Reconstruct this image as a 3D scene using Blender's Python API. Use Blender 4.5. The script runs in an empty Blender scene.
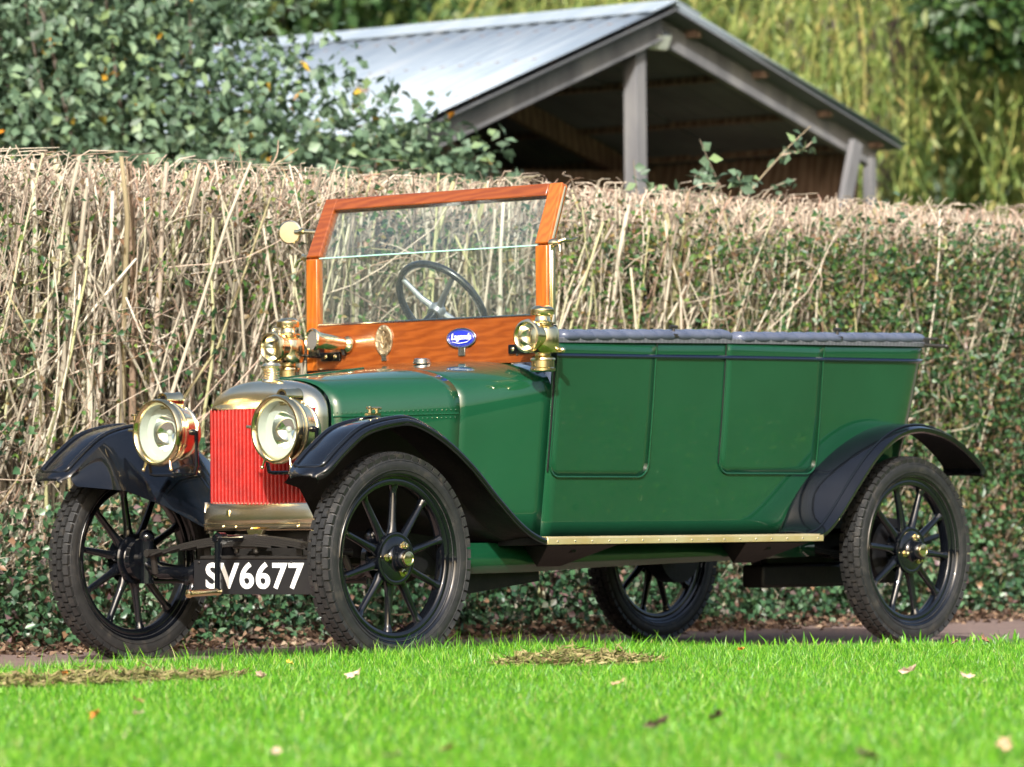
import bpy, math, random
import numpy as np
from mathutils import Vector, Matrix
R = math.radians
random.seed(7); rng = np.random.default_rng(11)
scn = bpy.context.scene
col = scn.collection

# ------------------------------------------------------------------ camera
CAM = (-11.994, -12.018, 0.491)
YAW, PITCH, ROLL, FPX = 0.8388, 0.02995, -0.00824, 4699.3
cd = bpy.data.cameras.new('camera'); cam = bpy.data.objects.new('camera', cd); col.objects.link(cam)
fw = Vector((math.sin(YAW)*math.cos(PITCH), math.cos(YAW)*math.cos(PITCH), math.sin(PITCH)))
rt = fw.cross(Vector((0, 0, 1))).normalized(); up = rt.cross(fw)
r2 = rt*math.cos(ROLL) + up*math.sin(ROLL); u2 = -rt*math.sin(ROLL) + up*math.cos(ROLL)
mw = Matrix((r2, u2, -fw)).transposed().to_4x4(); mw.translation = Vector(CAM); cam.matrix_world = mw
cd.sensor_width = 36; cd.lens = FPX/1024*36; cd.clip_start = 0.1; cd.clip_end = 2000
cd.dof.use_dof = True; cd.dof.focus_distance = 16.2; cd.dof.aperture_fstop = 5.0
scn.camera = cam

# ------------------------------------------------------------------ sky, sun, exposure
SUN_DIR = Vector((-0.80, -0.60, 0)).normalized(); SUN_EL = R(31)
to_sun = Vector((SUN_DIR.x*math.cos(SUN_EL), SUN_DIR.y*math.cos(SUN_EL), math.sin(SUN_EL)))
w = bpy.data.worlds.new('World'); scn.world = w; w.use_nodes = True
nt = w.node_tree; nt.nodes.clear()
sky = nt.nodes.new('ShaderNodeTexSky'); sky.sky_type = 'NISHITA'; sky.sun_disc = False
sky.sun_elevation = SUN_EL; sky.sun_rotation = math.atan2(to_sun.x, to_sun.y)
sky.air_density = 1.0; sky.dust_density = 6
bg = nt.nodes.new('ShaderNodeBackground'); bg.inputs[1].default_value = 0.15
wo = nt.nodes.new('ShaderNodeOutputWorld')
nt.links.new(sky.outputs[0], bg.inputs[0]); nt.links.new(bg.outputs[0], wo.inputs[0])
sd = bpy.data.lights.new('sun', 'SUN'); sd.energy = 4.7; sd.angle = R(0.6); sd.color = (1, .99, .965)
so = bpy.data.objects.new('sun', sd); col.objects.link(so); so.rotation_euler = to_sun.to_track_quat('Z', 'Y').to_euler()
vs = scn.view_settings; vs.view_transform = 'Standard'; vs.look = 'None'; vs.exposure = 0.66; vs.gamma = 1
scn.render.resolution_x = 1024; scn.render.resolution_y = 767

# ------------------------------------------------------------------ materials
def newmat(name):
    m = bpy.data.materials.new(name); m.use_nodes = True
    return m, m.node_tree, m.node_tree.nodes['Principled BSDF']
def N(nt, t, **k):
    n = nt.nodes.new(t)
    for a, b in k.items(): setattr(n, a, b)
    return n
def coords(nt, scale=(1, 1, 1), kind='Object'):
    tc = N(nt, 'ShaderNodeTexCoord'); mp = N(nt, 'ShaderNodeMapping'); mp.inputs['Scale'].default_value = scale
    nt.links.new(tc.outputs[kind], mp.inputs[0]); return mp.outputs[0]
def ramp(nt, fac, stops):
    r = N(nt, 'ShaderNodeValToRGB'); e = r.color_ramp.elements
    while len(e) < len(stops): e.new(0.5)
    for i, (p, c) in enumerate(stops): e[i].position = p; e[i].color = (*c, 1)
    nt.links.new(fac, r.inputs[0]); return r.outputs[0]
def noise(nt, vec, scale, detail=4, rough=.55, dist=0):
    n = N(nt, 'ShaderNodeTexNoise'); n.inputs['Scale'].default_value = scale; n.inputs['Detail'].default_value = detail
    n.inputs['Roughness'].default_value = rough; n.inputs['Distortion'].default_value = dist
    if vec is not None: nt.links.new(vec, n.inputs['Vector'])
    return n.outputs[0]
def bump(nt, b, h, strength=.2, dist=.01):
    n = N(nt, 'ShaderNodeBump'); n.inputs['Strength'].default_value = strength; n.inputs['Distance'].default_value = dist
    nt.links.new(h, n.inputs['Height']); nt.links.new(n.outputs[0], b.inputs['Normal'])
def solid(name, c, rough=.5, metal=0, coat=0, stops=None, scale=6, sc=(1, 1, 1), bmp=0, bscale=30, rvar=0, spec=.5):
    m, nt, b = newmat(name)
    b.inputs['Base Color'].default_value = (*c, 1); b.inputs['Roughness'].default_value = rough
    b.inputs['Metallic'].default_value = metal; b.inputs['Coat Weight'].default_value = coat; b.inputs['Coat Roughness'].default_value = .02; b.inputs['Coat IOR'].default_value = 1.62
    b.inputs['Specular IOR Level'].default_value = spec
    v = coords(nt, sc)
    if stops: nt.links.new(ramp(nt, noise(nt, v, scale), stops), b.inputs['Base Color'])
    if rvar:
        mr = N(nt, 'ShaderNodeMapRange'); mr.inputs[3].default_value = max(0, rough-rvar); mr.inputs[4].default_value = rough+rvar
        nt.links.new(noise(nt, v, scale*1.7, 5), mr.inputs[0]); nt.links.new(mr.outputs[0], b.inputs['Roughness'])
    if bmp: bump(nt, b, noise(nt, v, bscale, 5), bmp, .004)
    return m
M = {}
M['green'] = solid('green_coachwork', (.007, .066, .024), .3, 0, 1, stops=[(.3, (.0048, .044, .0185)), (.7, (.006, .054, .023))], scale=2.2, bmp=.02, bscale=3.2, spec=.12)
M['black'] = solid('black_enamel', (.003, .004, .008), .25, 0, 1, stops=[(.35, (.002, .0025, .004)), (.7, (.004, .005, .007))], scale=9, bmp=.03, bscale=7, spec=.1)
M['blackmatt'] = solid('black_chassis_paint', (.006, .006, .007), .5, stops=[(.35, (.004, .004, .005)), (.8, (.011, .010, .010))], scale=14, bmp=.3, bscale=60, spec=.3)
M['navy'] = solid('dark_blue_line', (.003, .006, .025), .25, 0, 1, spec=.2)
M['brass'] = solid('polished_brass', (.84, .70, .40), .16, 1, stops=[(.35, (.76, .61, .32)), (.65, (.90, .78, .50))], scale=7, rvar=.07, bmp=.06, bscale=11)
M['brassedge'] = solid('brushed_brass', (.90, .72, .36), .42, .8, stops=[(.35, (.82, .62, .28)), (.65, (.95, .80, .45))], scale=7)
M['brasspale'] = solid('pale_polished_brass', (.94, .84, .58), .22, 1, stops=[(.35, (.90, .78, .50)), (.65, (.96, .88, .66))], scale=5, rvar=.06, bmp=.06, bscale=6)
M['bronze'] = solid('bronze_relief', (.50, .38, .22), .42, .85, stops=[(.35, (.20, .14, .08)), (.6, (.62, .50, .32))], scale=45, bmp=.8, bscale=60)
M['steel'] = solid('nickel_steel', (.62, .62, .6), .25, 1, rvar=.1)
M['iron'] = solid('oily_dark_iron', (.06, .055, .05), .38, .7, bmp=.3, bscale=70)
M['red'] = solid('red_radiator_paint', (.5, .012, .006), .42, stops=[(.3, (.20, .004, .002)), (.6, (.29, .006, .003)), (.82, (.36, .012, .006))], scale=18, bmp=.25, bscale=90)
M['plate'] = solid('number_plate_black', (.010, .010, .011), .45, bmp=.15, bscale=60)
M['white'] = solid('white_characters', (.82, .82, .78), .5)
M['enamel'] = solid('blue_enamel', (.01, .02, .35), .15, 0, .8)
M['leather'] = solid('grey_leather', (.1, .12, .17), .25, stops=[(.3, (.06, .072, .11)), (.7, (.10, .115, .165))], scale=12, bmp=.15, bscale=45)
def strip_mat():
    m, nt, b = newmat('tacked_beading'); v = coords(nt); wv = N(nt, 'ShaderNodeTexWave'); wv.bands_direction = 'X'; wv.inputs['Scale'].default_value = 13.5
    nt.links.new(v, wv.inputs[0]); nt.links.new(ramp(nt, wv.outputs[1], [(.80, (.09, .095, .11)), (.95, (.14, .145, .16))]), b.inputs['Base Color']); b.inputs['Roughness'].default_value = .4; return m
M['strip'] = strip_mat()
M['rubberwheel'] = solid('black_bakelite', (.012, .016, .022), .22, 0, .6)
M['alu'] = solid('dull_aluminium', (.55, .56, .57), .35, .9)
def tyre_mat():
    m, nt, b = newmat('tyre_rubber'); v = coords(nt)
    c = ramp(nt, noise(nt, v, 26, 6, .65), [(.3, (.009, .009, .009)), (.55, (.017, .017, .017)), (.8, (.055, .047, .038))])
    nt.links.new(c, b.inputs['Base Color']); b.inputs['Roughness'].default_value = .54
    bump(nt, b, noise(nt, v, 120, 4), .3, .003); return m
M['tyre'] = tyre_mat()
def wood_mat(name, stops, sc, rough=.25, coat=.8):
    m, nt, b = newmat(name); v = coords(nt, sc)
    wv = N(nt, 'ShaderNodeTexWave'); wv.wave_type = 'BANDS'; wv.bands_direction = 'DIAGONAL'
    wv.inputs['Scale'].default_value = 1.3; wv.inputs['Distortion'].default_value = 7; wv.inputs['Detail'].default_value = 4; wv.inputs['Detail Scale'].default_value = 1.6
    nt.links.new(v, wv.inputs[0]); mx = N(nt, 'ShaderNodeMix'); mx.inputs[0].default_value = .55
    nt.links.new(wv.outputs[1], mx.inputs[2]); nt.links.new(noise(nt, v, 5, 6, .6), mx.inputs[3])
    nt.links.new(ramp(nt, mx.outputs[0], stops), b.inputs['Base Color'])
    b.inputs['Roughness'].default_value = rough; b.inputs['Coat Weight'].default_value = coat; b.inputs['Coat Roughness'].default_value = .06
    return m
WS = [(.1, (.15, .030, .005)), (.5, (.20, .046, .007)), (.9, (.26, .064, .010))]
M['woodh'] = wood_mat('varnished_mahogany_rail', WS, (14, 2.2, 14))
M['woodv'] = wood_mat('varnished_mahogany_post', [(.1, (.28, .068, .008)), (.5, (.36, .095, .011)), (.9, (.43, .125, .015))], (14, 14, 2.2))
M['barn'] = solid('weathered_grey_timber', (.16, .16, .16), .85, stops=[(.3, (.075, .075, .082)), (.5, (.13, .13, .137)), (.75, (.21, .205, .20))], scale=3.5, sc=(1, 1, .35), bmp=.4)
M['barnbrown'] = wood_mat('old_brown_timber', [(.2, (.10, .06, .045)), (.5, (.17, .11, .08)), (.8, (.24, .16, .12))], (6, 6, 1), .9, 0)
def facing(nt, base, amp):
    lw = N(nt, 'ShaderNodeLayerWeight'); lw.inputs[0].default_value = .5
    p = N(nt, 'ShaderNodeMath', operation='POWER'); p.inputs[1].default_value = 4; nt.links.new(lw.outputs['Facing'], p.inputs[0])
    a = N(nt, 'ShaderNodeMath', operation='MULTIPLY_ADD'); a.inputs[1].default_value = amp; a.inputs[2].default_value = base; nt.links.new(p.outputs[0], a.inputs[0])
    return a.outputs[0]
def glass_mat():
    m, nt, b = newmat('window_glass'); nt.nodes.remove(b)
    t = N(nt, 'ShaderNodeBsdfTransparent'); t.inputs[0].default_value = (.93, .97, .96, 1)
    g = N(nt, 'ShaderNodeBsdfGlossy'); g.inputs['Roughness'].default_value = .02; g.inputs[0].default_value = (.9, 1, 1, 1)
    d = N(nt, 'ShaderNodeBsdfDiffuse'); d.inputs[0].default_value = (.5, .58, .58, 1)
    f = facing(nt, .05, .5)
    mx = N(nt, 'ShaderNodeMixShader'); mx2 = N(nt, 'ShaderNodeMixShader'); mx2.inputs[0].default_value = .025
    nt.links.new(t.outputs[0], mx2.inputs[1]); nt.links.new(d.outputs[0], mx2.inputs[2])
    nt.links.new(f, mx.inputs[0]); nt.links.new(mx2.outputs[0], mx.inputs[1]); nt.links.new(g.outputs[0], mx.inputs[2])
    nt.links.new(mx.outputs[0], nt.nodes['Material Output'].inputs[0]); return m
M['glass'] = glass_mat()
m, nt_, b_ = newmat('glass_edge'); b_.inputs['Base Color'].default_value = (.35, .62, .52, 1); b_.inputs['Roughness'].default_value = .15; M['glassedge'] = m
def lens_mat():
    m, nt, b = newmat('lamp_lens'); nt.nodes.remove(b)
    t = N(nt, 'ShaderNodeBsdfTransparent'); t.inputs[0].default_value = (.92, .95, .93, 1)
    g = N(nt, 'ShaderNodeBsdfGlossy'); g.inputs['Roughness'].default_value = .04
    f = facing(nt, .10, .6)
    mx = N(nt, 'ShaderNodeMixShader'); nt.links.new(f, mx.inputs[0]); nt.links.new(t.outputs[0], mx.inputs[1]); nt.links.new(g.outputs[0], mx.inputs[2])
    nt.links.new(mx.outputs[0], nt.nodes['Material Output'].inputs[0]); return m
M['lens'] = lens_mat()
M['reflector'] = solid('silvered_reflector', (.88, .90, .88), .10, 1, rvar=.04)
M['lampwhite'] = solid('pale_lamp_interior', (.40, .43, .38), .4, 0)
M['mesh'] = solid('horn_gauze', (.18, .17, .15), .6, .4, bmp=.8, bscale=160)

def leaf_mat(name, stops, rough=.45, trans=.3, spec=.5):
    m, nt, b = newmat(name)
    g = N(nt, 'ShaderNodeNewGeometry')
    c = ramp(nt, g.outputs['Random Per Island'], stops)
    nt.links.new(c, b.inputs['Base Color']); b.inputs['Roughness'].default_value = rough; b.inputs['Specular IOR Level'].default_value = spec
    t = N(nt, 'ShaderNodeBsdfTranslucent'); nt.links.new(c, t.inputs[0])
    mx = N(nt, 'ShaderNodeMixShader'); mx.inputs[0].default_value = trans
    nt.links.new(b.outputs[0], mx.inputs[1]); nt.links.new(t.outputs[0], mx.inputs[2])
    nt.links.new(mx.outputs[0], nt.nodes['Material Output'].inputs[0]); return m
M['grass'] = leaf_mat('lawn_blades', [(0, (.026, .105, .005)), (.35, (.068, .25, .009)), (.7, (.135, .38, .014)), (.93, (.26, .48, .04)), (1, (.44, .40, .18))], .42, .35, .5)
M['stem'] = leaf_mat('hedge_stem_bark', [(0, (.12, .10, .075)), (.25, (.30, .265, .20)), (.5, (.44, .40, .31)), (.7, (.32, .32, .16)), (.85, (.18, .12, .085)), (1, (.56, .52, .42))], .8, 0, .2)
M['twig'] = leaf_mat('hedge_twigs', [(0, (.10, .08, .06)), (.3, (.25, .21, .155)), (.6, (.46, .41, .32)), (.85, (.27, .165, .11)), (1, (.24, .24, .12))], .8, 0, .2)
M['tip'] = leaf_mat('cut_twig_tips', [(0, (.15, .11, .085)), (.4, (.36, .29, .225)), (.8, (.55, .47, .375)), (1, (.38, .22, .16))], .8, 0, .2)
M['leafbright'] = leaf_mat('young_hedge_leaf', [(0, (.04, .10, .02)), (.5, (.085, .18, .03)), (.8, (.17, .25, .05)), (.9, (.24, .13, .07)), (1, (.30, .24, .07))], .5, .35)
M['leafdark'] = leaf_mat('glossy_hedge_leaf', [(0, (.018, .05, .018)), (.45, (.032, .088, .032)), (.75, (.065, .13, .04)), (.86, (.14, .075, .05)), (1, (.17, .15, .06))], .4, .22, .5)
M['ivy'] = leaf_mat('ivy_leaf', [(0, (.02, .055, .03)), (.5, (.05, .12, .05)), (.8, (.09, .17, .08)), (.93, (.14, .08, .09)), (1, (.24, .14, .07))], .38, .18)
M['inner'] = leaf_mat('shaded_hedge_leaf', [(0, (.012, .022, .008)), (.6, (.025, .04, .014)), (1, (.05, .04, .022))], .7, .1, .2)  # shade deep in the hedge, put into darker leaf colours
M['bramble'] = leaf_mat('bramble_leaf', [(0, (.045, .08, .045)), (.5, (.095, .16, .095)), (.85, (.17, .25, .15)), (.988, (.18, .26, .10)), (.994, (.55, .34, .02)), (1, (.60, .22, .02))], .50, .22)
M['willow'] = leaf_mat('willow_leaf', [(0, (.07, .12, .025)), (.4, (.16, .23, .05)), (.8, (.30, .33, .09)), (1, (.38, .29, .10))], .5, .35)
M['wood_far'] = leaf_mat('far_wood_leaf', [(0, (.018, .045, .014)), (.5, (.035, .085, .022)), (.85, (.07, .13, .03)), (1, (.16, .17, .04))], .5, .25)
M['litter'] = leaf_mat('leaf_litter', [(0, (.05, .033, .025)), (.5, (.12, .075, .05)), (.85, (.22, .14, .09)), (1, (.34, .26, .18))], .8, .1, .2)
M['clip'] = leaf_mat('dry_clippings', [(0, (.10, .11, .03)), (.5, (.20, .19, .07)), (.85, (.32, .26, .13)), (1, (.14, .08, .04))], .8, .1, .2)
M['roofshade'] = solid('roof_shade_grey', (.10, .105, .115), .8, stops=[(.3, (.07, .075, .085)), (.7, (.13, .135, .145))], scale=1.5)  # shade below the tin roof, put into the lining colour
M['darkfloor'] = solid('dark_shed_floor', (.03, .03, .032), .8, stops=[(.3, (.018, .018, .02)), (.7, (.05, .048, .048))], scale=3)
M['bark'] = solid('tree_bark', (.10, .08, .06), .9, stops=[(.3, (.06, .045, .035)), (.7, (.16, .13, .10))], scale=9, sc=(3, 3, .6), bmp=.6, bscale=20)

def ground_mat(name, stops, scale, bmp=.5, rough=.95):
    m, nt, b = newmat(name); v = coords(nt)
    n1 = noise(nt, v, scale, 8, .7); n2 = noise(nt, v, scale*9, 5, .7)
    mx = N(nt, 'ShaderNodeMix'); mx.inputs[0].default_value = .5; nt.links.new(n1, mx.inputs[2]); nt.links.new(n2, mx.inputs[3])
    nt.links.new(ramp(nt, mx.outputs[0], stops), b.inputs['Base Color']); b.inputs['Roughness'].default_value = rough
    bump(nt, b, n2, bmp, .02); return m
M['soil'] = ground_mat('turf_soil', [(.3, (.035, .06, .012)), (.6, (.07, .13, .02)), (.8, (.10, .15, .03))], 3)
M['path'] = ground_mat('gravel_path', [(.3, (.09, .055, .045)), (.55, (.19, .13, .11)), (.8, (.30, .22, .19))], 5)

# ------------------------------------------------------------------ mesh helpers
class MB:
    def __init__(s): s.v = []; s.f = []
    def add(s, V, F):
        o = len(s.v); s.v += [tuple(p) for p in V]; s.f += [tuple(i+o for i in f) for f in F]; return s
    def box(s, c, d, rot=None, taper=1):
        V = []
        for z in (-.5, .5):
            k = taper if z > 0 else 1
            for x, y in ((-.5, -.5), (.5, -.5), (.5, .5), (-.5, .5)): V.append(Vector((x*d[0]*k, y*d[1]*k, z*d[2])))
        if rot is not None: V = [rot @ p for p in V]
        V = [p+Vector(c) for p in V]
        return s.add(V, [(3, 2, 1, 0), (4, 5, 6, 7), (0, 1, 5, 4), (1, 2, 6, 5), (2, 3, 7, 6), (3, 0, 4, 7)])
    def lathe(s, prof, o, axis, n=32, caps=True):
        a = Vector(axis).normalized(); q = a.orthogonal().normalized(); r = a.cross(q); o = Vector(o); V = []; F = []
        for (h, rad) in prof:
            for i in range(n):
                t = 2*math.pi*i/n; V.append(o+a*h+(q*math.cos(t)+r*math.sin(t))*rad)
        k = len(prof)
        for j in range(k-1):
            for i in range(n): F.append((j*n+i, j*n+(i+1) % n, (j+1)*n+(i+1) % n, (j+1)*n+i))
        if caps:
            if prof[0][1] > 1e-5: F.append(tuple(range(n-1, -1, -1)))
            if prof[-1][1] > 1e-5: F.append(tuple((k-1)*n+i for i in range(n)))
        return s.add(V, F)
    def cyl(s, p0, p1, r0, r1=None, n=16):
        p0 = Vector(p0); p1 = Vector(p1); r1 = r0 if r1 is None else r1
        return s.lathe([(0, r0), ((p1-p0).length, r1)], p0, p1-p0, n)
    def tube(s, P, r, n=10, closed=False, flat=None):
        P = [Vector(p) for p in P]; k = len(P); V = []; F = []; prev = None
        for i in range(k):
            a = P[(i-1) % k] if (closed or i > 0) else P[i]; b = P[(i+1) % k] if (closed or i < k-1) else P[i]
            t = (b-a).normalized()
            if prev is None: q = t.orthogonal().normalized()
            else:
                q = prev-t*prev.dot(t); q = q.normalized() if q.length > 1e-6 else t.orthogonal().normalized()
            prev = q; w_ = t.cross(q); rr = r[i] if isinstance(r, (list, tuple)) else r
            for j in range(n):
                an = 2*math.pi*j/n; V.append(P[i]+(q*math.cos(an)+w_*math.sin(an))*rr)
        for i in range(k if closed else k-1):
            i2 = (i+1) % k
            for j in range(n): F.append((i*n+j, i*n+(j+1) % n, i2*n+(j+1) % n, i2*n+j))
        if not closed: F.append(tuple(range(n-1, -1, -1))); F.append(tuple((k-1)*n+j for j in range(n)))
        return s.add(V, F)
    def grid(s, rows, closed=False):
        k = len(rows); n = len(rows[0]); V = [p for r_ in rows for p in r_]; F = []
        for i in range(k-1):
            for j in range(n if closed else n-1): F.append((i*n+j, i*n+(j+1) % n, (i+1)*n+(j+1) % n, (i+1)*n+j))
        return s.add(V, F)
    def ball(s, c, r, sc=(1, 1, 1), n=12):
        V = []; F = []; m_ = max(4, n//2)
        for i in range(m_+1):
            ph = math.pi*i/m_
            for j in range(n):
                t = 2*math.pi*j/n; V.append((c[0]+r*sc[0]*math.sin(ph)*math.cos(t), c[1]+r*sc[1]*math.sin(ph)*math.sin(t), c[2]+r*sc[2]*math.cos(ph)))
        for i in range(m_):
            for j in range(n): F.append((i*n+j, (i+1)*n+j, (i+1)*n+(j+1) % n, i*n+(j+1) % n))
        return s.add(V, F)
def obj(name, mb, mat, parent=None, smooth=True, bevel=0, solidify=0, angle=35, label=None, solid_off=-1, weld=True):
    me = bpy.data.meshes.new(name); me.from_pydata(mb.v, [], mb.f); me.validate(); me.update()
    import bmesh
    bm = bmesh.new(); bm.from_mesh(me)
    if weld: bmesh.ops.remove_doubles(bm, verts=bm.verts, dist=1e-5)
    bmesh.ops.recalc_face_normals(bm, faces=bm.faces); bm.to_mesh(me); bm.free()
    me.materials.append(mat if not isinstance(mat, str) else M[mat])
    if smooth:
        me.polygons.foreach_set('use_smooth', [True]*len(me.polygons)); me.set_sharp_from_angle(angle=R(angle))
    o = bpy.data.objects.new(name, me); col.objects.link(o)
    if parent: o.parent = parent
    if solidify:
        s_ = o.modifiers.new('thickness', 'SOLIDIFY'); s_.thickness = solidify; s_.offset = solid_off
    if bevel:
        b = o.modifiers.new('bevel', 'BEVEL'); b.width = bevel; b.segments = 2; b.limit_method = 'ANGLE'; b.angle_limit = R(40)
    if label: o['label'] = label
    return o
def thing(name, label, cat, loc=(0, 0, 0), rz=0, group=None, kind=None):
    o = bpy.data.objects.new(name, None); col.objects.link(o); o.location = loc; o.rotation_euler.z = rz; o.empty_display_size = .1
    return tag(o, label, cat, group, kind)
def tag(o, label=None, cat=None, group=None, kind=None):
    if label: o['label'] = label
    if cat: o['category'] = cat
    if group: o['group'] = group
    if kind: o['kind'] = kind
    return o
def sub(name, parent):
    o = bpy.data.objects.new(name, None); col.objects.link(o); o.parent = parent; o.empty_display_size = .05; return o
def copy_tree(o, parent=None, mirror=None):
    c = o.copy(); col.objects.link(c); c.parent = parent
    for ch in o.children: copy_tree(ch, c)
    return c
def crom(pts, n):
    P = [np.array(p, float) for p in pts]; P = [2*P[0]-P[1]]+P+[2*P[-1]-P[-2]]; out = []
    for i in range(n):
        t = i/(n-1)*(len(P)-3); k = min(int(t), len(P)-4); u = t-k; a, b, c, d = P[k:k+4]
        out.append(.5*((2*b)+(-a+c)*u+(2*a-5*b+4*c-d)*u*u+(-a+3*b-3*c+d)*u**3))
    return out
def itp(x, xs, ys): return float(np.interp(x, xs, ys))

# fast numpy meshes for foliage
def npmesh(name, V, Fs, mat, parent=None, smooth=False):
    V = np.asarray(V, np.float32).reshape(-1, 3); me = bpy.data.meshes.new(name)
    me.vertices.add(len(V)); me.vertices.foreach_set('co', V.ravel())
    nl = sum(f.size for f in Fs); npoly = sum(len(f) for f in Fs)
    me.loops.add(nl); me.polygons.add(npoly)
    me.loops.foreach_set('vertex_index', np.concatenate([f.ravel() for f in Fs]).astype(np.int32))
    tot = np.concatenate([np.full(len(f), f.shape[1]) for f in Fs]).astype(np.int32)
    me.polygons.foreach_set('loop_start', np.concatenate([[0], np.cumsum(tot)[:-1]]).astype(np.int32))
    if smooth: me.polygons.foreach_set('use_smooth', np.ones(npoly, bool))
    me.update(calc_edges=True); me.materials.append(M[mat])
    o = bpy.data.objects.new(name, me); col.objects.link(o)
    if parent: o.parent = parent
    return o
def unit(a): return a/np.maximum(np.linalg.norm(a, axis=-1, keepdims=True), 1e-9)
def leaves(C, D, Nn, L, W, fold=.25):
    D = unit(D); Nn = unit(Nn-(Nn*D).sum(-1, keepdims=True)*D); S = np.cross(D, Nn)
    L = np.broadcast_to(np.asarray(L), (len(C),))[:, None]; W = np.broadcast_to(np.asarray(W), (len(C),))[:, None]
    V = np.stack([C, C+D*L*.4+S*W*.5+Nn*W*fold, C+D*L, C+D*L*.4-S*W*.5+Nn*W*fold], 1)
    b = np.arange(len(C))[:, None]*4
    return V.reshape(-1, 3), [np.concatenate([b+[0, 1, 2], b+[0, 2, 3]])]
def tubes(P, Rr, m=4):
    n, k, _ = P.shape; T = np.empty_like(P); T[:, 1:-1] = P[:, 2:]-P[:, :-2]; T[:, 0] = P[:, 1]-P[:, 0]; T[:, -1] = P[:, -1]-P[:, -2]; T = unit(T)
    ref = np.where(np.abs(T[:, :, :1]) < .8, np.array([1., 0, 0]), np.array([0, 1., 0])); q = unit(np.cross(T, ref)); w_ = np.cross(T, q)
    a = np.arange(m)*2*np.pi/m
    V = P[:, :, None]+(q[:, :, None]*np.cos(a)[:, None]+w_[:, :, None]*np.sin(a)[:, None])*Rr[:, :, None, None]
    i = np.arange(n)[:, None, None]*k*m; j = np.arange(k-1)[None, :, None]*m; s = np.arange(m)[None, None, :]; s2 = (s+1) % m
    F = np.stack([i+j+s, i+j+s2, i+j+m+s2, i+j+m+s], -1).reshape(-1, 4)
    cap = (np.arange(n)[:, None]*k*m+(k-1)*m+np.arange(m)[None])
    return V.reshape(-1, 3), [F, cap]
def wander(base, dirn, length, k, wob, grav=0):
    n = len(base); P = np.empty((n, k, 3)); P[:, 0] = base; d = unit(dirn)
    st = (np.asarray(length)/(k-1))[:, None] if np.ndim(length) else length/(k-1)
    for i in range(1, k):
        d = unit(d+rng.normal(0, wob, (n, 3))+np.array([0, 0, -grav])); P[:, i] = P[:, i-1]+d*st
    return P
def rdir(n): return unit(rng.normal(0, 1, (n, 3)))

# ================================================================== SETTING
def sheet(name, x0, x1, y0, y1, z, mat, nx=2, ny=2):
    mb = MB(); rows = [[(x0+(x1-x0)*i/(nx-1), y0+(y1-y0)*j/(ny-1), z) for i in range(nx)] for j in range(ny)]; mb.grid(rows)
    o = obj(name, mb, mat, smooth=False); return tag(o, kind='structure')
sheet('ground', -300, 300, -300, 300, 0, 'soil')
def edge_y(x): return -0.80+.05*math.sin(x*1.3+1)+.03*math.sin(x*3.7)
def path_sheet():
    mb = MB(); xs = np.linspace(-40, 60, 401)
    mb.grid([[(x, edge_y(x), .004) for x in xs], [(x, .6, .006) for x in xs], [(x, 3.4, .004) for x in xs]])
    tag(obj('path', mb, 'path', smooth=False), kind='structure')
path_sheet()

def lawn_sheet():
    mb = MB(); xs = np.linspace(-60, 80, 701); ed = lambda x: -0.83+.05*math.sin(x*1.3+1)+.03*math.sin(x*3.7)
    mb.grid([[(x, -70, .018) for x in xs], [(x, ed(x)-.05, .018) for x in xs], [(x, ed(x), .011) for x in xs], [(x, ed(x)+.01, .002) for x in xs]])
    tag(obj('lawn', mb, 'soil', smooth=False), kind='structure')
lawn_sheet()
# lawn blades
fwd2 = np.array([math.sin(YAW), math.cos(YAW)]); rgt2 = np.array([math.cos(YAW), -math.sin(YAW)]); cam2 = np.array(CAM[:2])
def blades(name, n, dr, hw, hscale, width, lbl):
    d = np.sqrt(rng.uniform(dr[0]**2, dr[1]**2, n)); u = rng.uniform(-1, 1, n)*(hw[0]+hw[1]*d)
    P = cam2+d[:, None]*fwd2+u[:, None]*rgt2
    ey = -0.82+.05*np.sin(P[:, 0]*1.3+1)+.03*np.sin(P[:, 0]*3.7)+rng.normal(0, .02, n)
    P = P[P[:, 1] < ey]; n = len(P)
    patch = .5+.5*np.sin(P[:, 0]*2.1+np.sin(P[:, 1]*1.7)*2)*np.sin(P[:, 1]*2.6+P[:, 0])
    tuft = np.clip(np.sin(P[:, 0]*17+np.sin(P[:, 1]*13)*2)*np.sin(P[:, 1]*19+np.sin(P[:, 0]*11)), -1, 1)
    edge = np.exp(-np.maximum(0, -.82-P[:, 1])/.35)
    H = (hscale*(.75+.25*patch+.16*tuft+.45*edge))*rng.uniform(.55, 1.2, n)
    H *= np.where(rng.random(n) < .03*(1+3*edge), 1.6, 1)
    ang = rng.uniform(0, 2*np.pi, n); S = np.stack([np.cos(ang), np.sin(ang), 0*ang], 1)*width
    lean = rng.normal(0, .34, (n, 2)); B = np.c_[P, np.full(n, .016)]
    m_ = B+np.c_[lean*.35*H[:, None], H*.55]; t_ = B+np.c_[lean*H[:, None], H*.97]
    V = np.stack([B-S*.5, B+S*.5, m_+S*.42, m_-S*.42, t_], 1).reshape(-1, 3); b = np.arange(n)[:, None]*5
    o = npmesh(name, V, [b+[0, 1, 2, 3], b+[3, 2, 4]], 'grass'); tag(o, lbl, 'grass', kind='stuff'); return o
blades('lawn_grass', 330000, (8.2, 17.2), (.25, .112), .040, .0032, 'bright green mown lawn in the foreground')
blades('rough_grass', 120000, (2.0, 34), (3.0, .35), .038, .008, 'bright green lawn stretching away around the mown foreground')

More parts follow.
